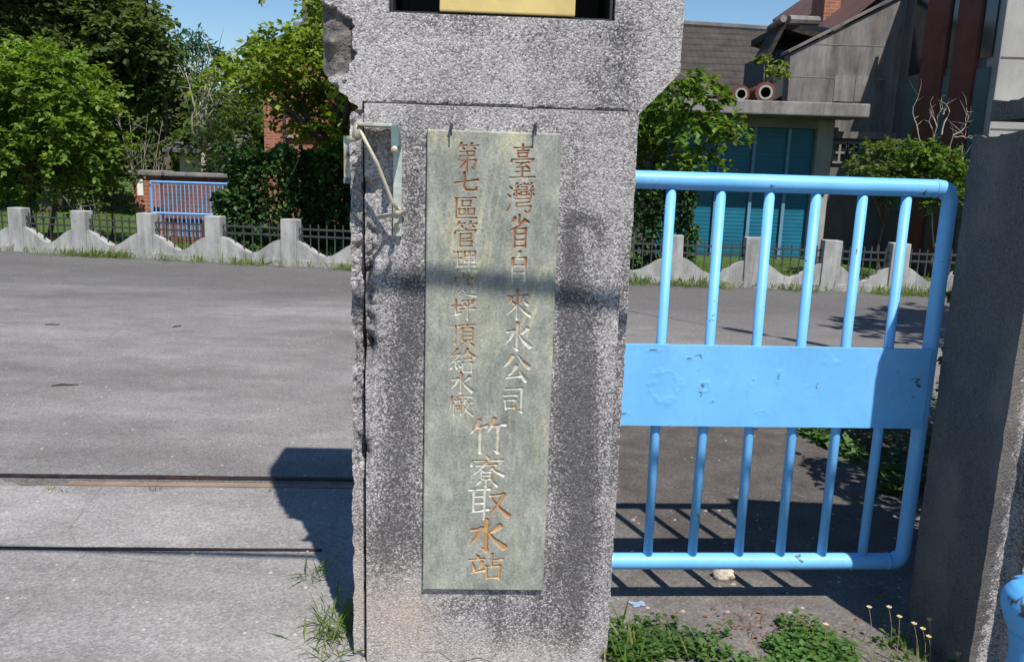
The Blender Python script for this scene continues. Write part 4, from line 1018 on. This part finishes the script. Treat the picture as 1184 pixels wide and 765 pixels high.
# brick pier, wall and blue side gate beyond the fence
def brick_wall():
    Y = 15.6
    xl, xr = at(155,230,Y).x, at(186,230,Y).x; zt = at(170,197,Y).z
    xw = at(300,230,Y).x
    root = empty('brick_wall', (xl, Y, -.11), label='old brick boundary wall with a stone coping and an orange end pier behind the kerb fence', cat='wall')
    b = Vector((xl, Y, -.11))
    MB().box(0, xr-xl, 0, .5, 0, zt+.11-.1).build('pier', M['brick'], root, bevel=.01)
    MB().box(xr-xl+.003, xw-xl, .12, .42, 0, zt+.11-.1).build('wall', M['brick_old'], root)
    m = MB(); m.box(-.06, xr-xl+.05, -.06, .56, zt+.013, zt+.11); m.build('pier_cap', M['conc'], root, bevel=.02)
    m = MB(); m.box(xr-xl+.053, xw-xl, .04, .5, zt+.013, zt+.09); m.build('coping', M['conc'], root, bevel=.02)
    z0, z1 = at(160,226,Y).z+.11, at(160,207,Y).z+.11
    MB().box(.075, .185, -.012, -.002, z0, z1).build('notice', M['white'], root, bevel=.002)
brick_wall()
def side_gate():
    Y = 15.3; a, b_ = at(174,210,Y), at(272,211,Y)
    root = empty('side_gate', (a.x, Y, 0), label='small blue barred side gate standing in front of the old brick wall', cat='gate')
    W, zt, zb = b_.x-a.x, a.z, .04; m = MB(); zm = at(200,247,Y).z
    for z in (zt, zm): m.tube([(0,0,z), (W,0,z)], .022, 8)
    for x in (0, W): m.tube([(x,0,zb-.1), (x,0,zt)], .026, 8)
    m.build('frame', M['blue_thin'], root)
    n = 20
    for i in range(1, n):
        MB().tube([(W*i/n,0,zb), (W*i/n,0,zt)], .011, 6).build('bar', M['blue_thin'], root)
side_gate()
def shed():
    Y = 21; p0, p1 = at(208,195,Y), at(262,178,Y)
    root = empty('garden_shed', (p0.x, Y, -.11), label='low beige walled shed with a grey roof seen over the brick wall', cat='shed')
    W = p1.x-p0.x; z = p1.z+.11
    MB().box(0, W, 0, 2, 0, z).build('wall', M['beige'], root)
    MB().prism([(-.3,-.3,z+.003), (W+.3,-.3,z+.003), (W+.3,1,z+.42), (-.3,1,z+.42)], (0,0,.08)).build('roof', M['conc_dark'], root)
shed()
def brick_house():
    Y = 21.5
    xa, xb = at(305,140,Y).x, at(520,140,Y).x
    root = empty('brick_house', (xa, Y, -.11), label='orange brick house with a grey stepped tower behind the yellow-green tree', cat='house')
    W = xb-xa; zt = at(320,100,Y).z+.11
    MB().box(0, W, 0, 6, 0, zt+.6).build('wall', M['brick'], root)
    x0, x1 = at(337,20,Y).x-xa, at(352,20,Y).x-xa; zz = at(340,20,Y).z+.11
    m = MB(); m.box(x0-.05, x1+2.4, .3, 2.6, zt+.603, zz-.05); m.box(x0+.13, x1+2.2, .5, 2.4, zz-.047, zz+1.2); m.build('tower', M['conc_wall'], root, bevel=.03)
    m = MB(); m.box(at(328,150,Y).x-xa, at(331,150,Y).x-xa, -.06, -.003, .5, zt+.55); m.build('drain_pipe', M['iron'], root)
    xs_ = at(345,155,Y).x-xa; zs_ = at(345,160,Y).z+.11
    m = MB(); m.box(xs_-.3, xs_+1.6, -.09, -.003, zs_, zs_+.06); m.build('sill', M['conc_pale'], root)
    m = MB(); m.prism([(-.3,-.4,zt+.603), (x0-.1,-.4,zt+.603), (x0-.1,3,zt+1.6), (-.3,3,zt+1.6)], (0,0,.1)); m.build('roof', M['tile_dark'], root)
brick_house()

# --- right side: the waterworks building
def works():
    YW = 16.2
    root = empty('pump_house', (0, YW, -.11), label='stained concrete pump house with teal shutters and a brick-pilastered wing at the right', cat='building')
    O = Vector((0, YW, -.11))
    def Lp(x, y, Y): return at(x, y, Y)-O
    # shutter front
    zc0, zc1 = Lp(930,134,15.3).z, Lp(930,118,15.3).z          # canopy slab
    xcl, xcr = Lp(850,125,15.3).x, Lp(1005,128,15.3).x
    MB().box(xcl-3.2, xcr, -.95, -.001, zc0, zc1).build('canopy', M['conc'], root, bevel=.025)
    xp0, xp1 = Lp(943,200,16.0).x, Lp(962,200,16.0).x
    ztop = Lp(900,148,16.2).z
    MB().box(xp0, xp1, -.10, .3, 0, zc0-.003).build('door_post', M['conc_pale'], root, bevel=.015)
    MB().box(xcl-3.2, xp0-.003, -.08, .25, ztop, zc0-.003).build('lintel', M['plaster'], root)
    edges = [(760,788), (791,825), (829,865), (869,904), (908,943)]
    for i, (a, b) in enumerate(edges):
        x0, x1 = Lp(a,230,16.2).x, min(Lp(b,230,16.2).x, xp0-.004)
        m = MB(); nz = 60; H_ = ztop-.004; pr = []              # one sheet of shallow pressed corrugations
        for k in range(nz*4+1): pr.append((.05 - .0009*math.sin(2*math.pi*k/4.0), H_*k/(nz*4)))
        m.add([(x, y, z) for y, z in pr for x in (x0, x1)], [(2*k, 2*k+1, 2*k+3, 2*k+2) for k in range(len(pr)-1)])
        m.box(x0, x1, .06, .09, 0, H_)
        m.build('shutter', M['shutter'], root, smooth=False)
        if i: MB().box(Lp(edges[i-1][1],230,16.2).x+.003, x0-.003, -.02, .12, 0, ztop-.004).build('shutter_post', M['trim_blue'], root)
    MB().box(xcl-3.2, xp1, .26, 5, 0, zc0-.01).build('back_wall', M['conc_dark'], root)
    # sloped concrete wall above the canopy
    zb = zc1+.003
    q = [Lp(913,100,16.4), Lp(914,62,16.4), Lp(975,32,16.4), Lp(1033,2,16.4), Lp(1100,-34,16.4), Lp(1100,100,16.4)]
    poly = [(q[0].x,.2,zc0-.2), (q[1].x,.2,q[1].z), (q[2].x,.2,q[2].z), (q[3].x,.2,q[3].z), (q[4].x,.2,q[4].z), (q[5].x,.2,zc0-.2)]
    MB().prism(poly, (0,.35,0)).build('gable_wall', M['conc_wall'], root)
    # coping, pour joints and shallow blind panels of that wall
    m = MB(); c0, c1 = Vector((q[1].x-.06,.14,q[1].z)), Vector((q[4].x,.14,q[4].z)); m.prism([c0, c1, c1+Vector((0,0,.05)), c0+Vector((0,0,.05))], (0,.47,0)); m.build('wall_coping', M['conc_wall'], root)
    m = MB()
    for yy in (90,): 
        zz = Lp(950,yy,16.4).z; m.box(q[1].x+.02, q[3].x, .194, .1985, zz, zz+.014)
    zz = Lp(950,52,16.4).z; m.box(Lp(943,50,16.4).x, q[3].x, .194, .1985, zz, zz+.014)
    m.build('pour_joint', M['conc'], root)
    m = MB(); a_, b_ = Lp(966,87,16.4), Lp(986,118,16.4); m.box(a_.x, b_.x, .188, .197, b_.z, a_.z); a_, b_ = Lp(990,88,16.4), Lp(1002,118,16.4); m.box(a_.x, b_.x, .188, .197, b_.z, a_.z)
    m.build('blind_panel', M['conc'], root)
    # wall right of the shutters, in the shade of the wing
    xs = Lp(1046,80,16.3).x
    zlow = Lp(980,160,16.2).z
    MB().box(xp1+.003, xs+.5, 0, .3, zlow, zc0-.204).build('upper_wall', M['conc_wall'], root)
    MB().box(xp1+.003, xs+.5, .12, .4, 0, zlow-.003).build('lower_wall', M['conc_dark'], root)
    for a, b in ((963,977), (980,992)):
        m = MB(); p, q_ = Lp(a,165,16.3), Lp(b,188,16.3)
        for t in (0, .5, 1): m.box(p.x+(q_.x-p.x)*t-.02, p.x+(q_.x-p.x)*t+.02, .07, .112, q_.z, p.z)
        for t in (0, .5, 1): m.box(p.x, q_.x, .075, .108, p.z+(q_.z-p.z)*t-.02, p.z+(q_.z-p.z)*t+.02)
        f = m.build('window', M['plaster'], root)
        MB().box(p.x, q_.x, .105, .116, q_.z, p.z).build('pane', M['glass'], f)
    # wing: its long side (facing left) with brick pilasters, its lit end facing the road
    Yf = 13.05; XS = at(1151,100,Yf).x; zt = 5.5
    MB().box(XS, XS+6, Yf-YW, 5, 0, zt).build('wing_wall', M['conc_pale'], root, bevel=.02)
    m = MB(); m.box(XS-.012, XS-.003, Yf-YW+.35, .2, 0, zt-.3); m.build('side_cladding', M['conc_dark'], root)
    ys = [13.62, 14.32, 14.62, 15.42]
    for y0, y1 in ((13.62,14.32), (14.62,15.42)):
        MB().box(XS-.075, XS-.014, y0-YW, y1-YW, 0, zt+.1).build('pilaster', M['brick_red'], root)
    ztp = Lp(1115,84,14.0).z
    for y0, y1 in ((13.22,13.58), (14.36,14.60), (15.48,15.95)):
        MB().box(XS-.045, XS-.014, y0-YW, y1-YW, 1.0, ztp).build('teal_panel', M['teal_pane'], root)
        MB().box(XS-.035, XS-.014, y0-YW, y1-YW, ztp+.15, zt-.5).build('tall_window', M['glass'], root)
    m = MB()
    for yy in (67, 150):
        z = Lp(1170,yy,Yf).z; m.box(XS+.02, XS+6, Yf-YW-.006, Yf-YW-.001, z-.012, z+.012)
    m.build('wing_joint', M['conc_dark'], root)
    # roofs, dormer and chimney behind the sloped wall
    m = MB(); a, b = Lp(952,36,18), Lp(1070,-40,18)
    m.prism([(a.x,1.2,a.z-.15), (b.x,1.2,b.z+.2), (b.x+.2,5.5,b.z+1.0), (a.x,5.5,a.z+.75)], (0,0,.1)); m.build('main_roof', M['tile_brown'], root)
    d0, d1 = Lp(897,58,17.4), Lp(925,118,17.4)
    MB().box(d0.x, d1.x+1.2, 1.2, 3.5, zc1-.3, d0.z).build('dormer_wall', M['iron'], root)
    pk, lf, rg = Lp(905,27,17.2), Lp(883,64,17.2), Lp(945,50,17.2)
    m = MB(); m.prism([(lf.x,.85,lf.z), (pk.x,.85,pk.z), (pk.x,.85,pk.z-.13), (lf.x+.06,.85,lf.z-.12)], (0,.9,0))
    m.prism([(pk.x+.004,.85,pk.z), (rg.x+.5,.85,rg.z+.05), (rg.x+.5,.85,rg.z-.06), (pk.x+.004,.85,pk.z-.13)], (0,2.4,0)); m.build('dormer_roof', M['tile_dark'], root)
    m = MB(); g0, g1 = Vector((pk.x-.05,.8,pk.z)), Vector((pk.x-.05,1.7,pk.z)); m.tube([g0+Vector((.1,0,.03)), g0+Vector((.75,.2,.06))], .09, 8); m.tube([g0+Vector((0,0,.05)), g1], .07, 8); m.build('ridge_tile', M['conc_wall'], root)
    c0, c1 = Lp(940,28,19), Lp(963,-20,19)
    MB().box(c0.x, c1.x, 2.2, 3.0, c0.z-1.2, c1.z+.2).build('chimney', M['brick'], root, bevel=.01)
works()

def pipes():
    YW = 15.55
    lab = ['rusty pipe with the smaller pale flange lying on the canopy edge by the treetop', 'rusty pipe with the larger pale flange lying on the canopy beside the sapling']
    for (px, r_), lb in zip(((857.5,.155), (885.5,.185)), lab):
        p = at(px, 103, YW); zc = at(px, 118.5, 15.3).z
        root = empty('flanged_pipe', (p.x, YW, zc), label=lb, cat='pipe', group='rusty pipes on the canopy')
        h = r_+.012
        MB().lathe([(r_*.86,.04), (r_*.86,1.4), (r_*.6,1.4), (r_*.6,.04)], (0,0,h), 24, 'Y').build('barrel', M['rust'], root, smooth=False)
        MB().lathe([(r_,0), (r_,.09), (r_*.62,.09), (r_*.62,0)], (0,0,h), 28, 'Y').build('flange', M['rust'], root)
        m = MB(); ring = []
        m.lathe([(r_*.70,-.012), (r_*.70,-.002), (r_*.5,-.002), (r_*.5,-.012)], (0,0,h), 28, 'Y'); m.build('flange_face', M['pale_green'], root)
        MB().lathe([(r_*.49,-.004), (r_*.49,.03)], (0,0,h), 20, 'Y').build('bore', M['hole'], root)
pipes()
p = at(882,118,15.7)
sap = empty('sapling', (p.x, 15.9, at(882,119,15.3).z), label='thin yellow-green sapling rooted on the canopy beside the rusty pipes', cat='plant')
m = MB(); m.tube([(0,0,-.02), (.05,0,.35), (.02,0,.8)], [.014,.01,.004], 5).tube([(.05,0,.35), (.25,0,.6), (.38,0,.78)], [.01,.007,.003], 5); m.build('stem', M['bark_pale'], sap)
P, D, S = sprays([((.0,0,.82), (.08,.08,.1)), ((.34,0,.72), (.12,.1,.1)), ((.22,0,.62), (.05,.05,.05)), ((.40,0,.55), (.06,.06,.06))], 110, .1, .11, 3, 41, .6)
link('foliage', leaf_mesh('foliage', P, D, S, seed=41), M['leaf_lime'], sap)

def far_house():
    Y = 25
    a, b = at(740,30,Y+3.5), at(893,41,Y+3.5)
    root = empty('tiled_house', (a.x, Y, -.11), label='house with a dark tiled roof behind the maple at the pillar right side', cat='house')
    W = b.x-a.x+1.2; ze = at(800,108,Y).z+.11; zr = a.z+.11
    MB().box(.2, W-.2, .4, 7, 0, ze).build('wall', M['plaster'], root)
    m = MB(); m.prism([(0,0,ze), (W,0,ze-.1), (W,3.5,zr-.18), (0,3.5,zr)], (0,0,.12)); m.build('roof', M['tile_dark'], root)
    m = MB(); m.tube([(0,3.5,zr+.13), (W,3.5,zr-.05)], .13, 8); m.build('ridge', M['conc_dark'], root)
far_house()

# trees on the right
cl = clump_px([(760,135,24),(790,115,24),(812,100,20),(828,125,16),(832,150,18),(800,150,26),(770,170,24),(740,160,26),(810,178,18),(850,158,14),(745,120,22),(720,150,30),(790,190,14),(755,195,16)], 13.4, .6, seed=51)
tree('maple_tree', (at(752,300,13.4).x, 13.4, -.11), cl, 'leaf_maple', 'fresh green maple spreading in front of the teal shutters right of the plaque pillar', density=100, twig=.3, leaf=.125, per=9, seed=51, trunk_r=.07, hang=.6)
xa, xb = at(700,250,13.2).x, at(798,250,13.2).x
leaf_mass('ivy_bush', [(xa, xb, 12.8, 13.7, -.11, at(760,200,13.2).z)], 'dark small-leaved bush under the maple beside the teal shutters', 'leaf_ivy', 53, 520, .075, 'bush')
cl = clump_px([(1012,180,17),(1035,178,18),(1000,200,15),(1022,205,18),(1045,205,16),(1028,225,14),(1005,222,10)], 13.0, .35, seed=55)
tree('round_shrub', (at(1022,290,13.0).x, 13.0, -.11), cl, 'leaf_mid', 'left round leafy shrub in front of the dark wing wall', 'shrub', group='shrubs before the wing wall', density=330, twig=.2, leaf=.075, per=8, seed=55, trunk_r=.03, limb_n=5)
cl = clump_px([(1070,182,19),(1090,190,18),(1060,200,18),(1105,205,16),(1080,215,18),(1098,232,14),(1110,225,12),(1075,238,12),(1120,200,12)], 12.6, .35, seed=57)
tree('round_shrub', (at(1086,290,12.6).x, 12.6, -.11), cl, 'leaf_maple', 'broader sunlit shrub beside the right gate pillar with bare twigs above it', 'shrub', group='shrubs before the wing wall', density=330, twig=.2, leaf=.075, per=8, seed=57, trunk_r=.03, limb_n=5)
def bare_branches():
    p = at(1080, 290, 12.9)
    root = empty('bare_sapling', (p.x, 12.9, -.11), label='leafless pale sapling reaching above the shrubs by the red pilasters', cat='plant')
    r_ = random.Random(5); m = MB(); b = p
    def L(x, y): q = at(x, y, 12.9); return (q.x-p.x, q.y-12.9+r_.uniform(-.1,.1), q.z+.11)
    for path in ([(1080,290),(1078,180),(1085,150),(1090,118)], [(1082,170),(1075,140),(1078,112)], [(1085,155),(1098,130),(1092,112)], [(1078,180),(1062,160),(1058,130),(1066,105)], [(1090,200),(1100,158),(1115,148),(1122,128)], [(1100,158),(1112,160),(1128,158)], [(1115,148),(1118,138),(1114,122)], [(1085,150),(1082,132)], [(1095,215),(1108,190),(1116,170)], [(1088,135),(1094,125)]):
        pts = [L(*q) for q in path]; n = len(pts)
        fine = []
        for a_, b_ in zip(pts, pts[1:]):
            a_, b_ = Vector(a_), Vector(b_)
            for t in np.linspace(0, 1, 5)[:-1]: fine.append(a_.lerp(b_, t)+Vector((r_.gauss(0,.012), r_.gauss(0,.012), r_.gauss(0,.012))))
        fine.append(Vector(pts[-1])); k_ = len(fine)
        m.tube(fine, [.012-.009*i/(k_-1) for i in range(k_)], 5)
        for q in fine[k_//3:]:
            if r_.random() < .65:
                e = q+Vector((r_.gauss(0,.09), r_.gauss(0,.09), abs(r_.gauss(.10,.08)))); m.tube([q, q.lerp(e,.5)+Vector((r_.gauss(0,.012),0,0)), e], [.004,.003,.0015], 4)
    m.build('branches', M['bark_pale'], root)
bare_branches()
# added hedge, mostly hidden by the right pillar, to shade the ground cover
leaf_mass('shade_hedge', [(2.0, 3.2, 2.8, 3.45, 0, 1.5), (2.2, 3.4, 3.45, 4.0, 0, 1.5), (2.62, 3.7, 4.05, 4.7, 0, 1.5)], 'mostly hidden hedge added behind the right gate pillar to shade the ground cover', 'leaf_ivy', 61, 420, .05)
# ground cover at its foot
def cover(name, pts, leaf, mat, label, seed, h=.05, cat='weeds', kind='stuff', blades=False):
    r_ = np.random.default_rng(seed); P = np.array(pts)
    D = r_.normal(size=P.shape); D[:, 2] = np.abs(D[:, 2])*(1.0 if blades else .35) + (.35 if blades else 0)
    S = leaf*(.35+1.3*r_.random(len(P))**1.6)
    me = leaf_mesh(name, P, D, S, .1 if blades else 1.0, .028 if blades else .36, .02, seed=seed, droop=.15)
    return link(name, me, M[mat], None, label=label, cat=cat, kind=kind)
r_ = np.random.default_rng(3)
pts = []
for _ in range(5200):
    x, y = r_.uniform(1.72, 2.6), r_.uniform(3.72, 5.6)
    lim = 1.86 + .10*math.sin(y*5) + .12*(vnoise(np.array(y*4), np.array(1.0), 3)-.5)
    if x > lim+.05: pts.append((x, y, r_.uniform(.0, .10+.25*min(1, (x-lim)*2))))
cover('ground_cover', pts, .035, 'leaf_ivy', 'dark low ground cover at the foot of the added hedge behind the gate end', 63, cat='ground cover')
pts = []
for _ in range(420):
    y = r_.uniform(3.75, 4.9); x = 1.86 + .10*math.sin(y*5) + r_.normal(0, .035); pts.append((x, y, r_.uniform(0, .06)))
cover('edge_weeds', pts, .05, 'leaf_weed', 'thin bright weeds along the edge of the dark ground cover', 64)

# more distant trees closing the background on the left
for i, (px, Y, top, ww, mt, lb) in enumerate([(-150,26,-60,150,'leaf_dark','distant dark tree far out past the left edge of the lawn'), (255,34,120,60,'leaf_mid','low distant tree seen below the sparse olive tree'), (165,30,110,60,'leaf_dark','distant dark tree closing the gap behind the twiggy bush'), (40,32,140,80,'leaf_mid','distant tree low behind the bright bushy tree'), (330,36,100,60,'leaf_dark','distant dark tree half hidden by the brick house')]):
    c = A(px, (top+235)/2, Y); s_ = px_m(ww, Y); hh = px_m((235-top)/2, Y)
    tree('distant_tree', (c[0], Y, -.11), crown_clumps(c, (s_, s_*.6, hh), 26, s_*.36, 70+i), mt, lb, group='trees far beyond the lawn', density=34, twig=.7, leaf=.24, per=9, seed=70+i, trunk_r=.2, limb_n=8)
for i, (px, top, ww) in enumerate(((470, 70, 90), (600, 60, 90), (715, 95, 60))):
    Y = 25+i; c = A(px, (top+235)/2, Y); s_ = px_m(ww, Y); hh = px_m((235-top)/2, Y)
    tree('distant_tree', (c[0], Y, -.11), crown_clumps(c, (s_, s_*.6, hh), 24, s_*.36, 170+i), 'leaf_mid', ['distant tree behind the brick house, nearest the plaque pillar left edge', 'distant tree straight behind the plaque pillar', 'distant tree between the plaque pillar and the tiled house'][i], group='trees far beyond the lawn', density=30, twig=.7, leaf=.24, per=9, seed=170+i, trunk_r=.2, limb_n=8)
# tree beside the drive, out of the picture on the right: its shade falls on the road
c = np.array((6.35, 5.2, 5.6))
tree('roadside_tree', (7.2, 4.9, 0), crown_clumps(c, (1.1, .8, .7), 12, .4, 90), 'leaf_mid', 'tree beside the drive whose leaf shadow falls on the road', density=70, twig=.4, leaf=.16, per=8, seed=90, trunk_r=.12)

# ------------------------------------------------------------------ overhead cables
def cable(p0, p1, r_, label, lumps=()):
    root = empty('overhead_cable', p0, label=label, cat='cable')
    p0, p1 = Vector(p0), Vector(p1); m = MB()
    pts = [(p1-p0)*t - Vector((0,0,.25*4*t*(1-t)))*0 for t in np.linspace(0, 1, 12)]
    m.tube(pts, r_, 10); m.build('conductor', M['cable'], root, smooth=True)
    for t in lumps:
        d = (p1-p0); a = d*t; u = d.normalized()
        MB().tube([a-u*.26, a-u*.2, a-u*.05, a+u*.2, a+u*.24], [.012,.05,.07,.05,.012], 10).build('cable_joint', M['cable'], root, smooth=True)
def up_sun(p, h):                       # point at height h whose shadow falls on p
    p = Vector(p); return p - SUN_DIR*((h-p.z)/SUN_DIR.z)*-1 if False else p + SUN_DIR*((h-p.z)/SUN_DIR.z)
q0 = up_sun((.05, 2.272, 1.142), 3.2)
cable((-14, q0.y-.11, 3.2), (14, q0.y+.12, 3.2), .016, 'thick black cable strung above the drive in front of the gate')
sa, sb = ground_at(826, 377), ground_at(952, 399)
a, b = up_sun(sa, 5.2), up_sun(sb, 5.2); d = b-a
cable(a-d*5, b+d*5, .010, 'slack black cable with two bulging joints above the road', (5.3/11, 5.84/11))

# ------------------------------------------------------------------ small things on the ground
p = ground_at(836, 668)
rk = bmesh.new(); bmesh.ops.create_icosphere(rk, subdivisions=3, radius=1)
for v in rk.verts:
    n_ = float(fbm(np.array(v.co.x*1.7+5), np.array(v.co.y*1.7+v.co.z*1.3), 3, 3)); v.co *= .75+.5*n_
    v.co = Vector((v.co.x*.042, v.co.y*.03, max(v.co.z, -.7)*.028+.017))
me = bpy.data.meshes.new('rock'); rk.to_mesh(me); rk.free()
o = link('rock', me, M['stone'], None, label='cream rock lying under the bottom rail of the blue gate', cat='rock'); o.location = (p.x, p.y, 0)
# dried splash of blue paint
def blot(name, c, r0, mat, label, cat, seed):
    n = 40; vs_ = [(0,0,.004)]
    for i in range(n):
        a = 2*math.pi*i/n; rr_ = r0*(.35+1.1*float(vnoise(np.array(math.cos(a)*2.2+7), np.array(math.sin(a)*2.2+3), seed))); vs_.append((rr_*math.cos(a)*1.3, rr_*math.sin(a), .004))
    m = MB(); m.add(vs_, [(0, i+1, (i+1) % n+1) for i in range(n)])
    o = m.build(name, M[mat], None, label=label, cat=cat); o.location = c; return o
p = ground_at(738, 699); blot('paint_spot', (p.x, p.y, 0), .022, 'spill', 'small dried blue paint spot on the ground near the gate corner', 'paint spot', 3)

# weeds along the bottom right edge, flowers among them
r_ = np.random.default_rng(12); pts, n_w = [], 0
for _ in range(30000):
    x, y = r_.uniform(.33, 1.62), r_.uniform(2.05, 2.6)
    edge = 2.50 + .03*math.sin(x*9) + .12*(float(vnoise(np.array(x*6), np.array(2.0), 8))-.5) + .03*sst(.9, 1.3, x)
    dens = float(fbm(np.array(x*5), np.array(y*5), 17, 3)) + .07*float(sst(1.0, 1.25, x))
    if y < edge and dens > .46 and (y < edge-.10 or r_.random() < .45):
        pts.append((x, y, max(.002, r_.uniform(0, .055)*(dens*1.6))))
cover('weeds', pts[:8200], .021, 'leaf_weed', 'leafy green weeds along the pavement edge below the blue gate', 65)
pts = []
for _ in range(520):
    x = r_.uniform(.36, 1.6); q = float(fbm(np.array(x*4.0), np.array(3.0), 29, 3))
    if q > .42: pts.append((x, r_.normal(2.36, .07), 0))
cover('weed_grass', pts, .075, 'blade', 'thin grass blades growing through the weeds below the blue gate', 69, cat='grass', blades=True)
pts = [(r_.normal(.405, .035), r_.normal(2.33, .07), 0) for _ in range(150)]
cover('grass_tuft', pts, .10, 'blade', 'grass tuft at the foot of the plaque pillar on the gate side', 66, cat='grass', kind=None, blades=True)
pts = [(x, y, 0) for x, y in zip(r_.normal(-.53, .05, 260), r_.normal(2.44, .09, 260))]
cover('grass_tuft', pts, .085, 'blade', 'larger grass tuft left of the plaque pillar along its shadow edge', 67, cat='grass', kind=None, blades=True)
p = ground_at(365, 668)
pts = [(r_.normal(p.x, .025), r_.normal(p.y, .03), 0) for _ in range(40)]
cover('grass_tuft', pts, .08, 'blade', 'small grass tuft at the end of the near thin rail', 68, cat='grass', kind=None, blades=True)
for i, (px, lb) in enumerate(((180,'tiny grass tuft in the gate track slot at the left'), (315,'tiny dry tuft in the gate track slot beside the pillar shadow'), (68,'tiny tuft on the far rail near the left picture edge'))):
    p = ground_at(px, 568)
    pts = [(r_.normal(p.x, .025), r_.normal(p.y, .008), -.01) for _ in range(26)]
    cover('grass_tuft', pts, .05, 'blade', lb, 80+i, cat='grass', kind=None, blades=True)

def daisy(x, y, h, lean, label):
    root = empty('wild_daisy', (x, y, 0), label=label, cat='flower', group='small daisies among the weeds')
    t = Vector((lean[0], lean[1], h))
    MB().tube([(0,0,0), (lean[0]*.3,lean[1]*.3,h*.55), t], [.0014,.0012,.001], 5).build('stem', M['straw'], root)
    m = MB()
    for k in range(5):
        a = 2*math.pi*k/5; c, s_ = math.cos(a), math.sin(a)
        f = [t+Vector((c*.002-s_*.0025, s_*.002+c*.0025, .001)), t+Vector((c*.002+s_*.0025, s_*.002-c*.0025, .001)), t+Vector((c*.008+s_*.003, s_*.008-c*.003, .003)), t+Vector((c*.008-s_*.003, s_*.008+c*.003, .003))]
        m.prism(f, (0,0,.0008))
    hd = m.build('petals', M['petal'], root)
    m = MB(); m.lathe([(.0035,-.004), (.0045,.001), (.003,.004), (.0005,.005)], t, 8); m.build('flower_head', M['pollen'], root)
for i, (px, py, pb, lb) in enumerate([(1005,702,732,'leftmost daisy, alone by the shadow edge below the gate'), (1028,702,735,'tallest daisy of the pair left of the shadow edge'), (1040,713,742,'daisy just right of the tall pair'), (1057,721,748,'daisy left of the double-headed clump'), (1067,727,750,'low daisy in the middle of the clump before the right pillar'), (1075,716,748,'highest daisy of the clump before the right pillar'), (1074,736,752,'lowest daisy of the clump, close to the leaves'), (1115,726,752,'lone daisy near the corner of the right pillar'), (955,722,742,'pale daisy lying low over the bare pavement'), (1108,756,770,'daisy at the bottom picture edge by the bollard')]):
    Yb = ground_at(px, pb+14).y
    top = at(px, py, Yb); bt = at(px+random.uniform(-6,6), pb, Yb)
    daisy(bt.x, Yb, max(.03, top.z), (top.x-bt.x, 0), lb)

# grass verge along both sides of the fence
pts = []
for _ in range(15000):
    x = r_.uniform(-12, 8); d = float(fbm(np.array(x*1.3), np.array(0.0), 19, 4))
    if r_.random() < sst(.38, .62, d) + .12: pts.append((x, fence_y(x) - .1 - abs(r_.normal(0, .13)), -.005))
cover('verge_grass', pts, .15, 'blade', 'ragged strip of grass at the foot of the kerb fence on the road side', 70, cat='grass', blades=True)
pts = []
for _ in range(26000):
    x = r_.uniform(-12, 8); pts.append((x, fence_y(x) + .15 + abs(r_.normal(0, 1.2)), -.11))
cover('lawn_grass', pts, .17, 'blade', 'unmown lawn grass behind the kerb fence', 71, cat='grass', blades=True)

# leaf litter and straw below the gate
r2_ = random.Random(8); m = MB()
for _ in range(150):
    x, y = r2_.gauss(.93, .12), r2_.gauss(2.5, .07)
    if r2_.random() < .5:
        a = r2_.uniform(0, 3.14); L_ = r2_.uniform(.02,.06); m.tube([(x,y,.004), (x+L_*math.cos(a)*.5,y+L_*math.sin(a)*.5,.009), (x+L_*math.cos(a),y+L_*math.sin(a),.004)], .0009, 4)
    else:
        a = r2_.uniform(0, 6.28); s_ = r2_.uniform(.006,.015); m.add([(x,y,.003),(x+s_*math.cos(a),y+s_*math.sin(a),.006),(x+s_*1.4*math.cos(a+.5),y+s_*1.4*math.sin(a+.5),.004),(x+s_*math.cos(a+1.1),y+s_*math.sin(a+1.1),.009)], [(0,1,2,3)])
m.build('leaf_litter', M['litter'], None, label='scatter of dry brown leaf litter and straw in front of the gate', cat='litter', kind='stuff')
# grit
m = MB()
for _ in range(520):
    x, y = r2_.uniform(-3.2, 1.3), r2_.choice((r2_.uniform(2.0, 7.5), r2_.gauss(3.45, .12), r2_.gauss(2.95, .15)))
    if abs(y-SH*(x+2)-3.59) < .06 or y < 1.9: continue
    s_ = abs(r2_.gauss(0, .004))+.003
    vs_ = [(x+s_*r2_.uniform(.6,1.2)*a, y+s_*r2_.uniform(.6,1.2)*b, s_*c*.7+.001) for a, b, c in ((1,0,0),(0,1,0),(-1,0,0),(0,-1,0),(.2,.1,1))]
    m.add(vs_, [(0,1,4),(1,2,4),(2,3,4),(3,0,4),(3,2,1,0)])
m.build('loose_grit', M['bark_pale'], None, label='loose pale grit scattered over the drive', cat='gravel', kind='stuff')
# dry twigs at the foot of the plaque pillar
tw = empty('dry_twig', (-.12, 2.2, 0), label='thin dry forked twig at the foot of the plaque pillar', cat='twig')
m = MB(); m.tube([(-.06,0,.005), (-.02,0,.045), (.05,.01,.06), (.11,.01,.04)], [.0016,.0014,.0012,.0008], 5).tube([(-.02,0,.045), (-.07,.02,.07), (-.12,.02,.066)], [.0012,.001,.0007], 5); m.build('stem', M['bark'], tw)

# sticks and dead leaves lying on the road
for i, (px, py, L_, a, lb) in enumerate(((75,446,.16,.25,'short brown stick lying alone on the open road at the left'), (205,378,.09,1.0,'small dark twig on the road before the kerb fence'), (60,376,.12,.1,'thin dark stick on the road near the left picture edge'), (870,497,.10,.4,'small pale stick on the drive behind the blue gate'))):
    p = ground_at(px, py); t = empty('stick', (p.x, p.y, 0), a, label=lb, cat='stick')
    m = MB(); m.tube([(-L_/2,0,.006), (-L_*.1,.006,.010), (L_*.2,-.004,.009), (L_/2,.008,.006)], [.004,.006,.005,.003], 6); m.build('stem', M['bark'], t)
